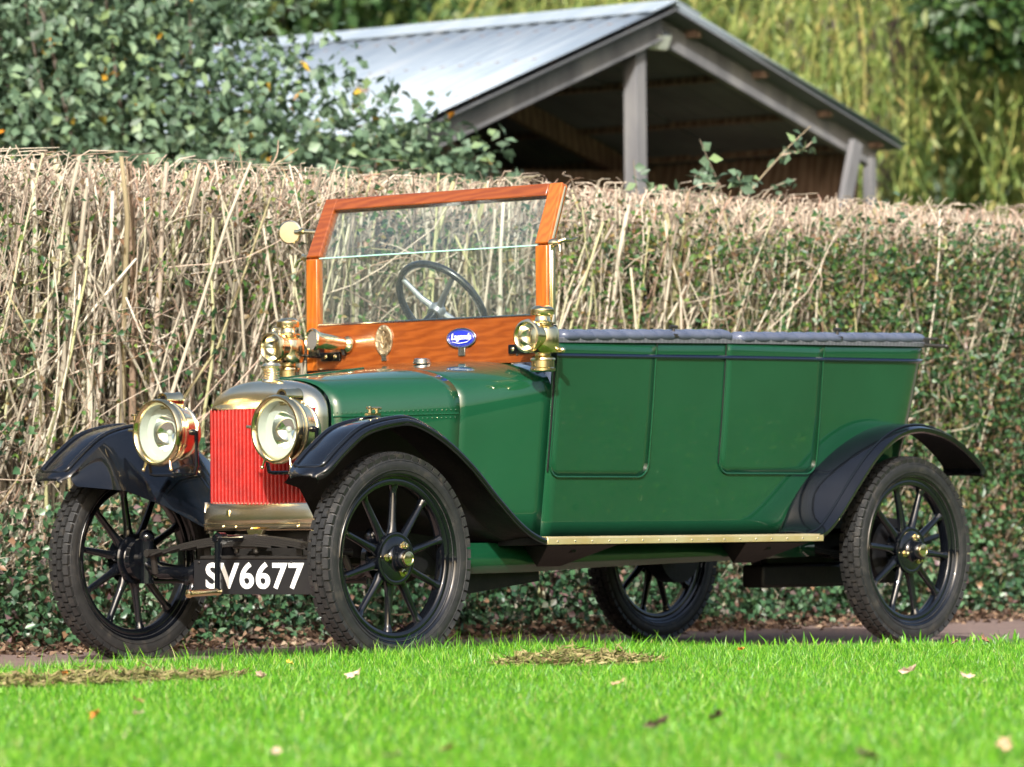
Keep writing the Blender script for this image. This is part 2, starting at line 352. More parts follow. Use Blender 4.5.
# ================================================================== HEDGE
hedge = thing('hedge', 'long cut hedge of bare tan stems turning leafy green to the right, behind the car', 'hedge', (3.5, 2.3, 0))
HX, HY = 3.5, 2.3
def hloc(P): return P-np.array([HX, HY, 0])
def hz(x): return 2.012+.012*(x-3)
x0h, x1h = -3.2, 14
def hnp(name, arr, mat): return npmesh(name, hloc(arr[0]), arr[1], mat, hedge, smooth=False)
def zone(x):  # how bare the hedge is (1 bare, 0 leafy)
    return 1/(1+np.exp((x-5.6+.0)/.6))
# thick stems
n = 800; x = rng.uniform(x0h, x1h, n); x = x[rng.random(n) < .06+.94*zone(x+.6)]; n = len(x); y = 1.98+rng.beta(1.1, 2.0, n)*.85
base = np.c_[x, y, np.zeros(n)]; P = wander(base, np.c_[rng.normal(0, .07, n), rng.normal(.0, .04, n), np.ones(n)], 2.05+rng.uniform(-.2, .03, n), 9, .04); P[:, 1:-1] += rng.normal(0, .007, P[:, 1:-1].shape)
P[:, :, 2] = np.minimum(P[:, :, 2], hz(P[:, :, 0])); r0 = rng.uniform(.007, .018, n)*np.where(y < 2.1, .95, 1.15); Rr = r0[:, None]*np.linspace(1.1, .6, 9)[None]
Rr *= 1+.10*np.sin(np.arange(9)[None]*2.3+rng.random((n, 1))*6); stemVF = tubes(P, Rr, 7)
# medium rods
n = 2900; x = rng.uniform(x0h, x1h, n); keep = rng.random(n) < (.16+.84*zone(x)); x = x[keep]; n = len(x)
y = 1.97+rng.beta(1.1, 1.7, n)*.95; z0 = rng.uniform(0, 1.1, n)
P = wander(np.c_[x, y, z0], np.c_[rng.normal(.03, .26, n), rng.normal(-.06, .12, n), np.ones(n)], (2.0-z0)*rng.uniform(.7, 1.08, n), 8, .1)
P[:, :, 2] = np.minimum(P[:, :, 2], hz(P[:, :, 0])+.01); P[:, :, 1] = np.maximum(P[:, :, 1], 1.85)
bV, bF = tubes(P, rng.uniform(.0035, .0105, n)[:, None]*np.linspace(1, .55, 8)[None], 5); o_ = len(stemVF[0])
hnp('branch', (np.concatenate([stemVF[0], bV]), stemVF[1]+[f+o_ for f in bF]), 'stem')
# fine twigs through the whole face
n = 14000; x = rng.uniform(x0h, x1h, n); keep = rng.random(n) < (.80-.15*zone(x+1.5)-.22*(x > 6.4)); x = x[keep]; n = len(x)
z0 = rng.uniform(.1, 1.9, n); y = 1.93+rng.beta(1, 2.4, n)*.8
dd = np.c_[rng.normal(0, .6, n), rng.normal(-.25, .4, n), rng.normal(.8, .5, n)]
P = wander(np.c_[x, y, z0], dd, rng.uniform(.12, .55, n), 6, .22)
P[:, :, 2] = np.minimum(P[:, :, 2], hz(P[:, :, 0])+.02); P[:, :, 1] = np.maximum(P[:, :, 1], 1.78)
hnp('twig', tubes(P, rng.uniform(.0016, .0046, n)[:, None]*np.linspace(1, .5, 6)[None], 4), 'twig')
# long crossing shoots, more of them at the near (left) end
n = 420; x = np.where(rng.random(n) < .75, rng.uniform(-3, 2.2, n), rng.uniform(2, 5.5, n)); z0 = rng.uniform(.2, 1.6, n)
dd = np.c_[rng.choice([-1, 1], n)*rng.uniform(.4, 1.3, n), rng.normal(-.15, .2, n), rng.normal(.45, .5, n)]
P = wander(np.c_[x, 1.95+rng.random(n)*.25, z0], dd, rng.uniform(.5, 1.2, n), 9, .13)
P[:, :, 2] = np.clip(P[:, :, 2], .08, hz(P[:, :, 0])+.03); P[:, :, 1] = np.maximum(P[:, :, 1], 1.62)
hnp('long_shoot', tubes(P, rng.uniform(.002, .0052, n)[:, None]*np.linspace(1, .55, 9)[None], 5), 'tip')
# cut ends along the top
n = 10500; x = rng.uniform(x0h, x1h, n); y = rng.uniform(1.93, 3.0, n); z0 = hz(x)-rng.uniform(.04, .24, n)
P = wander(np.c_[x, y, z0], np.c_[rng.normal(0, .5, n), rng.normal(-.1, .4, n), np.ones(n)], rng.uniform(.06, .24, n), 4, .2)
P[:, :, 2] = np.minimum(P[:, :, 2], hz(x)[:, None]+rng.normal(0, .018, n)[:, None])
hnp('cut_tip', tubes(P, rng.uniform(.002, .005, n)[:, None]*np.linspace(1, .8, 4)[None], 4), 'tip')
# leaves
def scatter(n, dens, yr, zr, beta=(1, 2.2)):
    x = rng.uniform(x0h, x1h, n); z = rng.uniform(zr[0], zr[1], n); k = rng.random(n) < dens(x, z); x = x[k]; z = z[k]
    y = yr[0]+rng.beta(*beta, len(x))*(yr[1]-yr[0]); return np.c_[x, y, z]
def leafset(name, C, mat, L, W, out=(0, -1, .45), jit=.9, fold=.25):
    n = len(C); Nn = unit(np.array(out)+rng.normal(0, jit, (n, 3))); D = rdir(n)+np.array([0, -.1, -.2])
    return hnp(name, leaves(C, D, Nn, rng.uniform(L[0], L[1], n), rng.uniform(W[0], W[1], n), fold), mat)
def clump(x, z, s=1.0): return .5+.5*np.sin(x*2.3*s+np.sin(z*4*s+x)*1.3)*np.sin(z*5.1*s+np.sin(x*3.1*s)*1.5)
C = scatter(190000, lambda x, z: np.clip((1-zone(x))*.10+np.exp(-((x-5.5)/1.4)**2)*.55*clump(x, z)*(z < 1.84)+.16*clump(x+3, z, 1.7)*zone(x), 0, 1), (1.82, 2.5), (.35, 1.96))
leafset('young_leaf', C, 'leafbright', (.022, .045), (.012, .026))
C = scatter(210000, lambda x, z: np.clip((1-zone(x-.7))*(.45+.5*clump(x, z, 1.3))*(1-.6*np.clip((z-1.80)/.16, 0, 1))+.10*clump(x, z, 1.1), 0, 1), (1.78, 2.5), (.1, 1.98), (1, 2.6))
leafset('glossy_leaf', C, 'leafdark', (.026, .052), (.015, .03))
C = scatter(110000, lambda x, z: np.clip(1.15-z/(.42+.3*zone(x+2.5))+.85*clump(x, z)-.25, 0, 1), (1.70, 2.35), (.02, 1.2), (1.2, 2.2))
leafset('ivy_leaf', C, 'ivy', (.022, .05), (.02, .042), fold=.2)
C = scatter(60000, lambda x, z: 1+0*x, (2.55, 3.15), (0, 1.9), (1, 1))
leafset('shaded_inner_leaf', C, 'inner', (.05, .09), (.035, .06))  # dark backing layer, fills the gaps between stems with shade
# leaf litter at the hedge foot
n = 15000; x = rng.uniform(-6, 15, n); y = rng.normal(1.78, .26, n); y = np.clip(y, .9, 2.6); C = np.c_[x, y, .006+rng.random(n)*.07*np.exp(-((y-1.85)/.25)**2)]
V, F = leaves(C, rdir(n)*[1, 1, .3], rng.normal(0, .45, (n, 3))+[0, 0, 1], rng.uniform(.02, .05, n), rng.uniform(.015, .035, n))
tag(npmesh('leaf_litter', V, F, 'litter'), 'brown leaf litter heaped along the foot of the hedge', 'leaf litter', kind='stuff')

# bramble shoots standing up out of the hedge
def shoot(label, base, paths, leafsize, nleaf):
    t = thing('bramble_shoot', label, 'shoot', base, group='bramble shoots above the hedge')
    mb = MB(); L = []; Dd = []
    for pts in paths:
        c = [Vector(p) for p in crom(pts, 14)]; mb.tube(c, [.006*(1-.6*i/13) for i in range(14)], 6)
        for i in range(int(nleaf*2.6)):
            k = random.uniform(2, 12.9); a = c[int(k)]
            L.append(a+Vector((random.gauss(0, .012), random.gauss(0, .012), random.gauss(0, .01)))); Dd.append((random.gauss(0, 1), random.gauss(0, .8), random.gauss(-.1, .5)))
    obj('cane', mb, 'twig', t); L = np.array([tuple(p) for p in L]); Dd = np.array(Dd)
    V, F = leaves(L, Dd, rng.normal(0, .6, (len(L), 3))+[-.2, -.8, .6], rng.uniform(.7, 1.2, len(L))*leafsize, rng.uniform(.5, .8, len(L))*leafsize, .15)
    npmesh('foliage', V, F, 'bramble', t)
shoot('short leafy bramble shoot standing in front of the shed post', (5.05, 2.5, 1.75), [[(0, 0, 0), (.02, 0, .25), (-.03, -.02, .47)], [(0, 0, .1), (.12, 0, .28), (.16, 0, .36)]], .075, 9)
shoot('bushy bramble shoot with upright leafy tip above the hedge', (5.7, 2.5, 1.75), [[(0, 0, 0), (.02, 0, .3), (-.16, 0, .60)], [(0, 0, .1), (-.2, 0, .3), (-.33, 0, .33)], [(0, 0, .1), (.15, 0, .35), (.12, 0, .45)], [(0, 0, .1), (-.1, 0, .38), (-.2, 0, .42)], [(.1, 0, .1), (.3, 0, .25), (.42, 0, .33)]], .075, 14)
shoot('long arching bramble cane leaning right above the hedge', (5.85, 2.55, 1.75), [[(0, 0, 0), (.1, 0, .32), (.38, 0, .56), (.62, 0, .72)], [(.1, 0, .1), (.25, 0, .36), (.5, 0, .45)], [(.38, 0, .56), (.55, 0, .6), (.66, 0, .66)]], .06, 7)
shoot('small pale leafy shoot at the right end of the shed', (7.0, 2.5, 1.8), [[(0, 0, 0), (.0, 0, .2), (-.06, 0, .33)], [(0, 0, .1), (.1, 0, .25), (.19, 0, .36)]], .055, 5)
shoot('thin forked shoot above the hedge near the mirror', (2.1, 2.2, 1.85), [[(0, 0, 0), (.02, 0, .15), (.0, 0, .27)], [(0, 0, .05), (.15, 0, .15), (.36, 0, .27)], [(.1, 0, .1), (.22, 0, .22), (.24, 0, .3)]], .03, 3)

# ================================================================== BACKGROUND PLANTS
def at(d, u): p = cam2+d*fwd2+u*rgt2; return float(p[0]), float(p[1])
def mound(name, label, cat, d, u, lobes, nl, L, W, mat, canes=60):
    X, Y = at(d, u); t = thing(name, label, cat, (X, Y, 0)); Cs = []; Ns = []
    tot = sum(l[3]*l[5] for l in lobes)
    for (lu, ld, lz, ru, rd, rz) in lobes:
        k = int(nl*ru*rz/tot); dr = rdir(k); rad = rng.uniform(.25, 1.03, k)**.7; lump = 1+.10*np.sin(dr[:, 0]*9+dr[:, 2]*7)*np.sin(dr[:, 1]*8+2)+rng.normal(0, .03, k)
        q = dr*[ru, rd, rz]*(rad*lump)[:, None]+[lu, ld, lz]
        P = np.c_[q[:, :1]*rgt2[0]+q[:, 1:2]*fwd2[0], q[:, :1]*rgt2[1]+q[:, 1:2]*fwd2[1], q[:, 2]]
        Nd = np.c_[dr[:, :1]*rgt2[0]+dr[:, 1:2]*fwd2[0], dr[:, :1]*rgt2[1]+dr[:, 1:2]*fwd2[1], dr[:, 2]]
        ok = P[:, 2] > .05; Cs.append(P[ok]); Ns.append(Nd[ok])
    C = np.concatenate(Cs); Nd = np.concatenate(Ns); n = len(C)
    V, F = leaves(C, rdir(n)+[0, 0, -.5], Nd+rng.normal(0, .6, (n, 3))+[0, 0, .4], rng.uniform(L[0], L[1], n), rng.uniform(W[0], W[1], n), .15)
    npmesh('foliage', V, F, mat, t)
    if canes:
        idx = rng.integers(0, n, canes); tgt = C[idx]; b = np.c_[tgt[:, :2]*rng.uniform(.2, .7, (canes, 1)), np.zeros(canes)]
        s_ = np.linspace(0, 1, 8)[None, :, None]; P = b[:, None]*(1-s_)+tgt[:, None]*s_; P[:, :, 2] += np.sin(s_[:, :, 0]*np.pi)*.3
        V, F = tubes(P, np.linspace(.02, .006, 8)[None]*rng.uniform(.6, 1.4, canes)[:, None], 5); npmesh('cane', V, F, 'bark', t)
    return t
# big bramble thicket on the left, in front of the shed
mound('bramble_thicket', 'dense dark green bramble thicket with yellow leaves behind the hedge', 'bramble', 26.5, -1.6,
      [(-2.2, .6, 2.2, 2.2, 1.6, 3.4), (-.75, .8, 1.9, 1.35, 1.3, 2.3), (.42, .2, 1.45, .85, 1.0, 1.85), (.95, 0, 1.3, .65, .8, 1.62), (1.15, -.1, 1.7, .5, .6, 1.15), (1.48, 0, 1.2, .5, .7, 1.4), (-4.5, 1.2, 2.6, 2.2, 1.7, 3.4)], 170000, (.05, .10), (.035, .07), 'bramble', 160)
def tree(name, label, d, u, h, rad, cz, nl, L, W, mat, lob=16):
    X, Y = at(d, u); t = thing(name, label, 'tree', (X, Y, 0)); mb = MB()
    mb.tube([(0, 0, 0), (.1, 0, h*.3), (0, .1, h*.6), (.1, 0, h*.85)], [.035*h, .028*h, .018*h, .006*h], 10)
    Cs = []; Ns = []
    for i in range(lob):
        dv = rdir(1)[0]; c = np.array([0, 0, cz])+dv*np.array([rad, rad, (h-cz)])*.68; rr = rad*random.uniform(.3, .5); k = nl//lob
        mb.tube([(0, 0, h*random.uniform(.25, .6)), tuple(c*.6+np.array([0, 0, h*.2])), tuple(c)], [.014*h, .008*h, .003*h], 7)
        dr = rdir(k); q = c+dr*(rr*rng.uniform(.35, 1.05, k)**.6)[:, None]*[1, 1, .8]; Cs.append(q); Ns.append(dr)
    obj('trunk', mb, 'bark', t); C = np.concatenate(Cs); Nd = np.concatenate(Ns); n = len(C)
    V, F = leaves(C, rdir(n)+[0, 0, -.4], Nd+rng.normal(0, .6, (n, 3))+[0, 0, .5], rng.uniform(L[0], L[1], n), rng.uniform(W[0], W[1], n), .15)
    npmesh('crown', V, F, mat, t); return t
tree('broadleaf_tree', 'dark green tree rising behind the left slope of the shed roof', 52, -3.2, 10, 3.8, 5.2, 26000, (.14, .26), (.09, .16), 'wood_far')
tree('broadleaf_tree', 'tall dark tree at the top left behind the bramble thicket', 44, -6.5, 11, 4.0, 6.0, 24000, (.14, .26), (.09, .16), 'wood_far')
tree('evergreen_tree', 'dark evergreen tree at the right edge beside the willow', 41, 5.05, 11, 1.6, 6.6, 30000, (.10, .18), (.05, .09), 'wood_far')
def willow(label, d, u, h, rad, ns, nlf, trunk_h, ctr=(0, 0)):
    X, Y = at(d, u); t = thing('willow_tree', label, 'tree', (X, Y, 0), group=None); mb = MB()
    mb.tube([(0, 0, 0), (.15, 0, trunk_h*.5), (0, .1, trunk_h)], [.38, .30, .2], 10)
    for i in range(11):
        a = 2*math.pi*i/11+random.random(); q = rad*random.uniform(.45, .8)
        mb.tube([(0, 0, trunk_h*random.uniform(.7, 1)), (q*.5*math.cos(a), q*.5*math.sin(a), h*.8), (q*math.cos(a), q*math.sin(a), h*.93)], [.13, .07, .02], 7)
    obj('trunk', mb, 'bark', t)
    a = rng.uniform(0, 2*np.pi, ns); r_ = rad*np.sqrt(rng.random(ns)); z0 = h*(1-.30*(r_/rad)**2)*rng.uniform(.62, 1.0, ns)
    cl = rng.integers(0, 70, ns); ca = rng.uniform(0, 2*np.pi, 70); cr_ = rad*np.sqrt(rng.random(70)); b = np.c_[cr_[cl]*np.cos(ca[cl]), cr_[cl]*np.sin(ca[cl]), np.zeros(ns)]+rng.normal(0, .28, (ns, 3))*[1, 1, 0]; a = np.arctan2(b[:, 1], b[:, 0]); r_ = np.hypot(b[:, 0], b[:, 1]); zc = rng.uniform(.55, 1.0, 70); b[:, 2] = h*(1-.30*np.minimum(1, r_/rad)**2)*zc[cl]*rng.uniform(.93, 1.03, ns); dirn = np.c_[np.cos(a)*.7, np.sin(a)*.7, -.1+0*a]
    ln = rng.uniform(1.6, 4.2, ns); P = wander(b, dirn, ln, 10, .17, .42)
    V, F = tubes(P, np.full((ns, 10), .008), 3); npmesh('strand', V, F, 'willow', t)
    k = rng.integers(0, 9, (ns, nlf)); f = rng.random((ns, nlf, 1)); ii = np.arange(ns)[:, None]
    C = (P[ii, k]*(1-f)+P[ii, k+1]*f).reshape(-1, 3); C += rng.normal(0, .075, C.shape)
    ok = C[:, 2] > .3; C = C[ok]; n = len(C)
    V, F = leaves(C, rdir(n)*.7+[0, 0, -1], rng.normal(0, 1, (n, 3)), rng.uniform(.09, .16, n), rng.uniform(.02, .035, n), .1); npmesh('foliage', V, F, 'willow', t)
willow('large yellow green weeping willow hanging down to the right of the shed', 46, 3.5, 9.0, 3.9, 1250, 80, 4.5)
tree('broadleaf_tree', 'olive green tree rising directly behind the shed ridge', 58, .2, 12, 4.2, 4.5, 34000, (.14, .24), (.09, .15), 'wood_far')
# far wood behind the trees, plus unseen woods added for the car's reflections
def wood(name, lbl, dist, az0, az1, n, hgt, ls):
    az = rng.uniform(az0, az1, n); dd = dist+rng.uniform(0, 8, n); hh = hgt*(.75+.25*np.sin(az*9)+.12*np.sin(az*31+1)); z = rng.random(n)**.9*hh
    C = np.c_[CAM[0]+dd*np.sin(az), CAM[1]+dd*np.cos(az), z]; Nn = np.c_[-np.sin(az), -np.cos(az), .5+0*az]+rng.normal(0, .6, (n, 3))
    V, F = leaves(C, rdir(n), Nn, rng.uniform(ls*.7, ls*1.3, n), rng.uniform(ls*.5, ls, n), .15); tag(npmesh(name, V, F, 'wood_far'), lbl, 'wood', kind='stuff')
wood('far_wood', 'dark far wood closing the view behind the trees', 70, YAW-.5, YAW+.5, 60000, 13, .75)
wood('reflection_wood', 'unseen green wood added to the right of the car to darken its reflections', 46, R(88), R(200), 24000, 5.5, 1.3)  # added out of view so the car's side mirrors less bright sky
wood('low_reflection_wood', 'unseen low green wood added ahead of the car for its reflections', 60, R(200), R(282), 9000, 4, 1.3)  # added out of view, kept low so the front brass still mirrors sky

# ================================================================== SHED
shed = thing('shed', 'open timber shed with pale corrugated roof and dark interior', 'shed', (13.15, 9.0, .024), R(3))
AX = 4.1; WR, MR_ = 2.86, .29; WL, ML = 3.0, .36
ER = AX-WR*MR_; EL = AX-WL*ML; LEN = 4.6
def corr(x0, z0, x1, z1, name, par):
    mb = MB(); rows = []; nn = 220
    ln = math.hypot(x1-x0, z1-z0); nx, nz = -(z1-z0)/ln, (x1-x0)/ln
    if nz < 0: nx, nz = -nx, -nz
    for k in range(2):
        for_ = []; 
        for j in range(nn+1):
            yv = LEN*j/nn; h = .008*math.cos(yv*2*math.pi/.1636)
            xx, zz = (x0, z0) if k == 0 else (x1, z1); for_.append((xx+nx*h, yv, zz+nz*h))
        rows.append(for_)
    mb.grid(rows); return obj(name, mb, 'tin', par, solidify=.004, angle=60)
m, nt_, b_ = newmat('corrugated_tin'); v_ = coords(nt_, (.6, 3, .6))
nt_.links.new(ramp(nt_, noise(nt_, v_, 2.2, 6, .6), [(.3, (.27, .33, .39)), (.55, (.36, .42, .47)), (.75, (.42, .45, .47))]), b_.inputs['Base Color'])
b_.inputs['Roughness'].default_value = .5; b_.inputs['Metallic'].default_value = .25; M['tin'] = m
corr(0, AX, -WL, EL, 'roof_sheet', shed); corr(0, AX, WR, ER, 'roof_sheet', shed)
mb = MB(); 
for s_, mm in ((-1, ML), (1, MR_)):
    a = math.atan(mm)*(-s_); mb.box((s_*.14*math.cos(a), LEN/2, AX+.022-.14*mm), (.30, LEN+.02, .006), Matrix.Rotation(-a if s_ < 0 else -a, 3, 'Y') if False else Matrix.Rotation(math.atan(mm)*s_, 3, 'Y'))
obj('ridge_cap', mb, 'tin', shed)
def beam(name, p0, p1, w_, h_, mat, par):
    p0 = Vector(p0); p1 = Vector(p1); d = (p1-p0); L_ = d.length; q = d.to_track_quat('X', 'Z').to_matrix()
    mb = MB(); mb.box((p0+p1)/2, (L_, w_, h_), q); return obj(name, mb, mat, par, smooth=False, bevel=.006)
ty = .16
for k, yy in enumerate((ty, 2.4, 4.45)):
    mt = 'barn' if k == 0 else 'barnbrown'
    beam('rafter', (0.0, yy, AX-.15), (-WL+.1, yy, EL-.13), .07, .2, mt, shed)
    beam('rafter', (0.0, yy+.075, AX-.15), (WR-.12, yy+.075, ER-.09), .07, .17, mt, shed)
for f in (.14, .42, .70, .93):
    beam('purlin', (WR*f, .10, AX-.05-WR*f*MR_), (WR*f, LEN-.05, AX-.05-WR*f*MR_), .06, .075, 'barnbrown', shed)
    beam('purlin', (-WL*f, .10, AX-.05-WL*f*ML), (-WL*f, LEN-.05, AX-.05-WL*f*ML), .06, .075, 'barnbrown', shed)
def post(x, y, top, w_, mat='barn', dx=0):
    return beam('post', (x+dx, y, 0), (x, y, top), w_, w_, mat, shed)
post(-.16, ty+.09, AX-.28, .115); post(WR-.19, ty+.06, ER-.07, .075); post(-WL+.2, ty+.06, EL-.14, .15)
beam('brace', (WR-.98, ty-.05, 1.9), (WR-.52, ty-.05, ER+.0), .05, .12, 'barn', shed)
for yy in (2.4, 4.4):
    post(0, yy+.1, AX-.3, .15, 'barnbrown'); post(WR-.16, yy, ER-.12, .15, 'barnbrown'); post(-WL+.2, yy, EL-.14, .15, 'barnbrown')
    beam('tie_beam', (-WL+.15, yy-.08, EL-.2), (WR-.12, yy-.08, ER-.18), .08, .2, 'barnbrown', shed)
beam('brace', (-1.9, 1.3, 3.40), (1.5, 1.7, 2.45), .07, .16, 'barnbrown', shed)
beam('brace', (-2.6, .8, 3.0), (-.6, 2.9, 2.3), .07, .16, 'barnbrown', shed)
beam('tie_beam', (-.2, .7, 2.55), (WR-.1, .7, 2.55), .07, .14, 'barnbrown', shed)
for s_, x1_, z1_ in ((-1, -WL+.05, EL), (1, WR-.05, ER)):
    mb = MB()
    for i in range(15):
        yy = .02+i*.305; mb.add([(0, yy, AX-.045), (x1_, yy, z1_-.035), (x1_, yy+.297, z1_-.035), (0, yy+.297, AX-.045)], [(0, 1, 2, 3)])
    obj('roof_shade_lining', mb, 'roofshade', shed, smooth=False, solidify=.012)  # grey lining added below the tin to darken it from beneath
mb = MB()
for i in range(38): mb.box((-WL+.17+i*.152, LEN-.1+.006*(i % 2), 1.85), (.148, .025, 3.7 if 8 < i < 29 else 3.1))
obj('back_wall', mb, 'barnbrown', shed, smooth=False)
mb = MB()
for i in range(26): mb.box((-WL+.08+.006*(i % 2), .6+i*.148, 1.42), (.025, .144, 2.8))
obj('side_wall', mb, 'barnbrown', shed, smooth=False)
mb = MB()
for i in range(27): mb.box((WR-.06+.006*(i % 2), .50+i*.148, 1.64), (.025, .144, 3.28))
obj('side_wall', mb, 'barnbrown', shed, smooth=False)
mb = MB(); mb.box((-.05, 2.3, .03), (5.6, 4.5, .05)); obj('earth_floor', mb, 'darkfloor', shed, smooth=False)  # dark floor added to cut green bounce light under the roof
fl = sub('flood_light', shed)
mb = MB(); mb.box((0.02, .2, AX-.24), (.2, .1, .13), Matrix.Rotation(R(25), 3, 'X')); obj('lamp_housing', mb, 'alu', fl, bevel=.01)
mb = MB(); mb.box((.02, .143, AX-.265), (.16, .012, .09), Matrix.Rotation(R(25), 3, 'X')); obj('lamp_glass', mb, 'lampwhite', fl)
# junk stored inside, half hidden by the hedge
ms = thing('plank_stack', 'stack of old brown planks stored under the right side of the shed', 'planks', (14.6, 11.6, 0), R(3))
for i in range(9):
    mb = MB(); mb.box((random.uniform(-.08, .08), random.uniform(-.05, .05), .14+i*.29), (1.9, .5, .1), Matrix.Rotation(random.uniform(-.05, .05), 3, 'Z'))
    mb.box((-.7, 0, .02+i*.29), (.12, .5, .14)); mb.box((.7, 0, .02+i*.29), (.12, .5, .14)); obj('plank', mb, 'barnbrown', ms, smooth=False, bevel=.006)

# ================================================================== VINTAGE CAR
# x runs from the front axle to the rear, -y is the side nearest the camera
car = thing('vintage_car', 'green open vintage tourer with red radiator, brass lamps and wooden framed windscreen', 'car', (0, 0, .024))
WB, T = 2.985, 1.319; WR_ = .35
# ---- wheels
def make_wheel():
    w_ = sub('wheel', car); ax = (0, 1, 0)
    mb = MB(); prof = [(y_*1.06, r_ if r_ < .297 else .296+(r_-.296)*1.45) for y_, r_ in [(-.030, .288), (-.036, .296), (-.042, .304), (-.046, .316), (-.045, .327), (-.040, .337), (-.030, .3425), (0, .345), (.030, .3425), (.040, .337), (.045, .327), (.046, .316), (.042, .304), (.036, .296), (.030, .288)]]
    mb.lathe(prof, (0, 0, 0), ax, 96, caps=False)
    nb = 58
    for row, (yy, off) in enumerate(((-.0365, 0), (-.012, .5), (.012, 0), (.0365, .5))):
        r0 = .367 if abs(yy) < .02 else .3605
        for i in range(nb):
            t = 2*math.pi*(i+off)/nb; q = Matrix.Rotation(-t, 3, 'Y'); tl = (R(14) if yy > 0 else R(-14)) if abs(yy) > .02 else 0
            c = Vector((math.cos(t)*r0, yy, math.sin(t)*r0)); mb.box(c, (.017, .0205 if abs(yy) < .02 else .022, .0315), q @ Matrix.Rotation(tl, 3, 'Z'))
    for s in (-1, 1):
        for rr, dy in ((.345, .0475), (.312, .0472)):
            mb.tube([(math.cos(a)*rr, s*dy, math.sin(a)*rr) for a in np.linspace(0, 2*math.pi, 72, endpoint=False)], .0014, 5, True)
    obj('tyre', mb, 'tyre', w_, angle=40, bevel=0, weld=False)
    mb = MB(); mb.lathe([(-.034, .290), (-.040, .294), (-.043, .299), (-.040, .3015), (-.036, .299), (-.034, .2925), (-.024, .280), (-.026, .276), (-.024, .262), (-.018, .258), (.018, .258), (.024, .262), (.026, .276), (.024, .280), (.034, .2925), (.036, .299), (.040, .3015), (.043, .299), (.040, .294), (.034, .290), (-.034, .290)], (0, 0, 0), ax, 96, caps=False)
    obj('rim', mb, 'black', w_, angle=50)
    for i in range(10):
        t = 2*math.pi*(i+.5)/10; d = Vector((math.cos(t), 0, math.sin(t))); k = Vector((-d.z, 0, d.x)); mb = MB(); rows = []
        for rr, a, b in ((.060, .023, .020), (.088, .023, .020), (.106, .0165, .018), (.135, .0145, .016), (.19, .013, .014), (.230, .0125, .013), (.243, .013, .014), (.249, .017, .018), (.262, .019, .020)):
            rows.append([d*rr+k*(a*math.cos(u))+Vector((0, b*math.sin(u), 0)) for u in np.linspace(0, 2*math.pi, 12, endpoint=False)])
        mb.grid(rows, True); obj('spoke', mb, 'black', w_, angle=50)
    mb = MB()
    mb.lathe([(-.024, .094), (-.030, .092), (-.032, .084), (-.030, .078), (-.033, .072), (-.036, .066), (-.037, .046), (-.044, .040), (-.060, .037), (-.076, .0345), (-.082, .030)], (0, 0, 0), ax, 40)
    mb.lathe([(.024, .094), (.03, .09), (.034, .07), (.06, .05)], (0, 0, 0), ax, 40); mb.lathe([(-.025, .07), (.025, .07)], (0, 0, 0), ax, 30)
    obj('hub', mb, 'black', w_, angle=40)
    mb = MB(); mb.lathe([(-.080, .027), (-.086, .0275), (-.091, .025), (-.092, .021), (-.090, .019), (-.0915, .008), (-.0915, .0001)], (0, 0, 0), ax, 30, caps=False); obj('hub_cap', mb, 'brass', w_)
    for i in range(3):
        t = R(180+120*i); c = Vector((math.cos(t)*.055, -.036, math.sin(t)*.055)); mb = MB(); mb.lathe([(0, .0125), (-.008, .0125), (-.009, .009), (-.018, .0085), (-.022, .005)], c, ax, 6); mb.lathe([(.004, .015), (-.003, .015)], c, ax, 16)
        obj('wheel_nut', mb, 'brass', w_, angle=30)
    return w_
wh = make_wheel()
def place(wo_, x, y, spin, flip):
    wo_.location = (x, y, WR_); wo_.rotation_euler = (0, spin, math.pi if flip else 0)
place(wh, 0, -T/2, R(4), False)
for x, y, sp, fl_ in ((WB, -T/2, R(-13), False), (0, T/2, R(9), True), (WB, T/2, R(20), True)): place(copy_tree(wh, car), x, y, sp, fl_)

# ---- chassis, axles, springs
for s in (-1, 1):
    mb = MB(); pts = crom([(.05, s*.24, .405), (.25, s*.30, .40), (.9, s*.38, .375), (1.8, s*.39, .365), (2.5, s*.40, .39), (3.05, s*.40, .44)], 24)
    mb.grid([[(p[0], p[1]+dy, p[2]+dz) for dy, dz in ((-.02, -.05), (.02, -.05), (.02, .05), (-.02, .05))] for p in pts], True); obj('chassis_rail', mb, 'blackmatt', car, smooth=False)
mb = MB(); mb.tube([(0, -.57, .33), (0, -.50, .30), (0, -.3, .298), (0, .3, .298), (0, .50, .30), (0, .57, .33)], .024, 14)
for s in (-1, 1):
    mb.lathe([(-.012, .045), (.012, .045)], (0, s*.30, .298), (0, 1, 0), 20); mb.cyl((0, s*.575, .26), (0, s*.575, .42), .026, n=14); mb.cyl((0, s*.57, .35), (0, s*.64, .35), .035, .03, n=14)
    mb.ball((0, s*.575, .43), .03); mb.cyl((.0, s*.57, .27), (.16, s*.53, .27), .012); mb.ball((.16, s*.53, .27), .02)
    mb.lathe([(-.01, .078), (.012, .078), (.016, .07)], (0, s*.60, .35), (0, s, 0), 28)
obj('front_axle', mb, 'black', car)
mb = MB(); mb.cyl((.16, -.53, .27), (.16, .53, .27), .011); obj('track_rod', mb, 'iron', car)
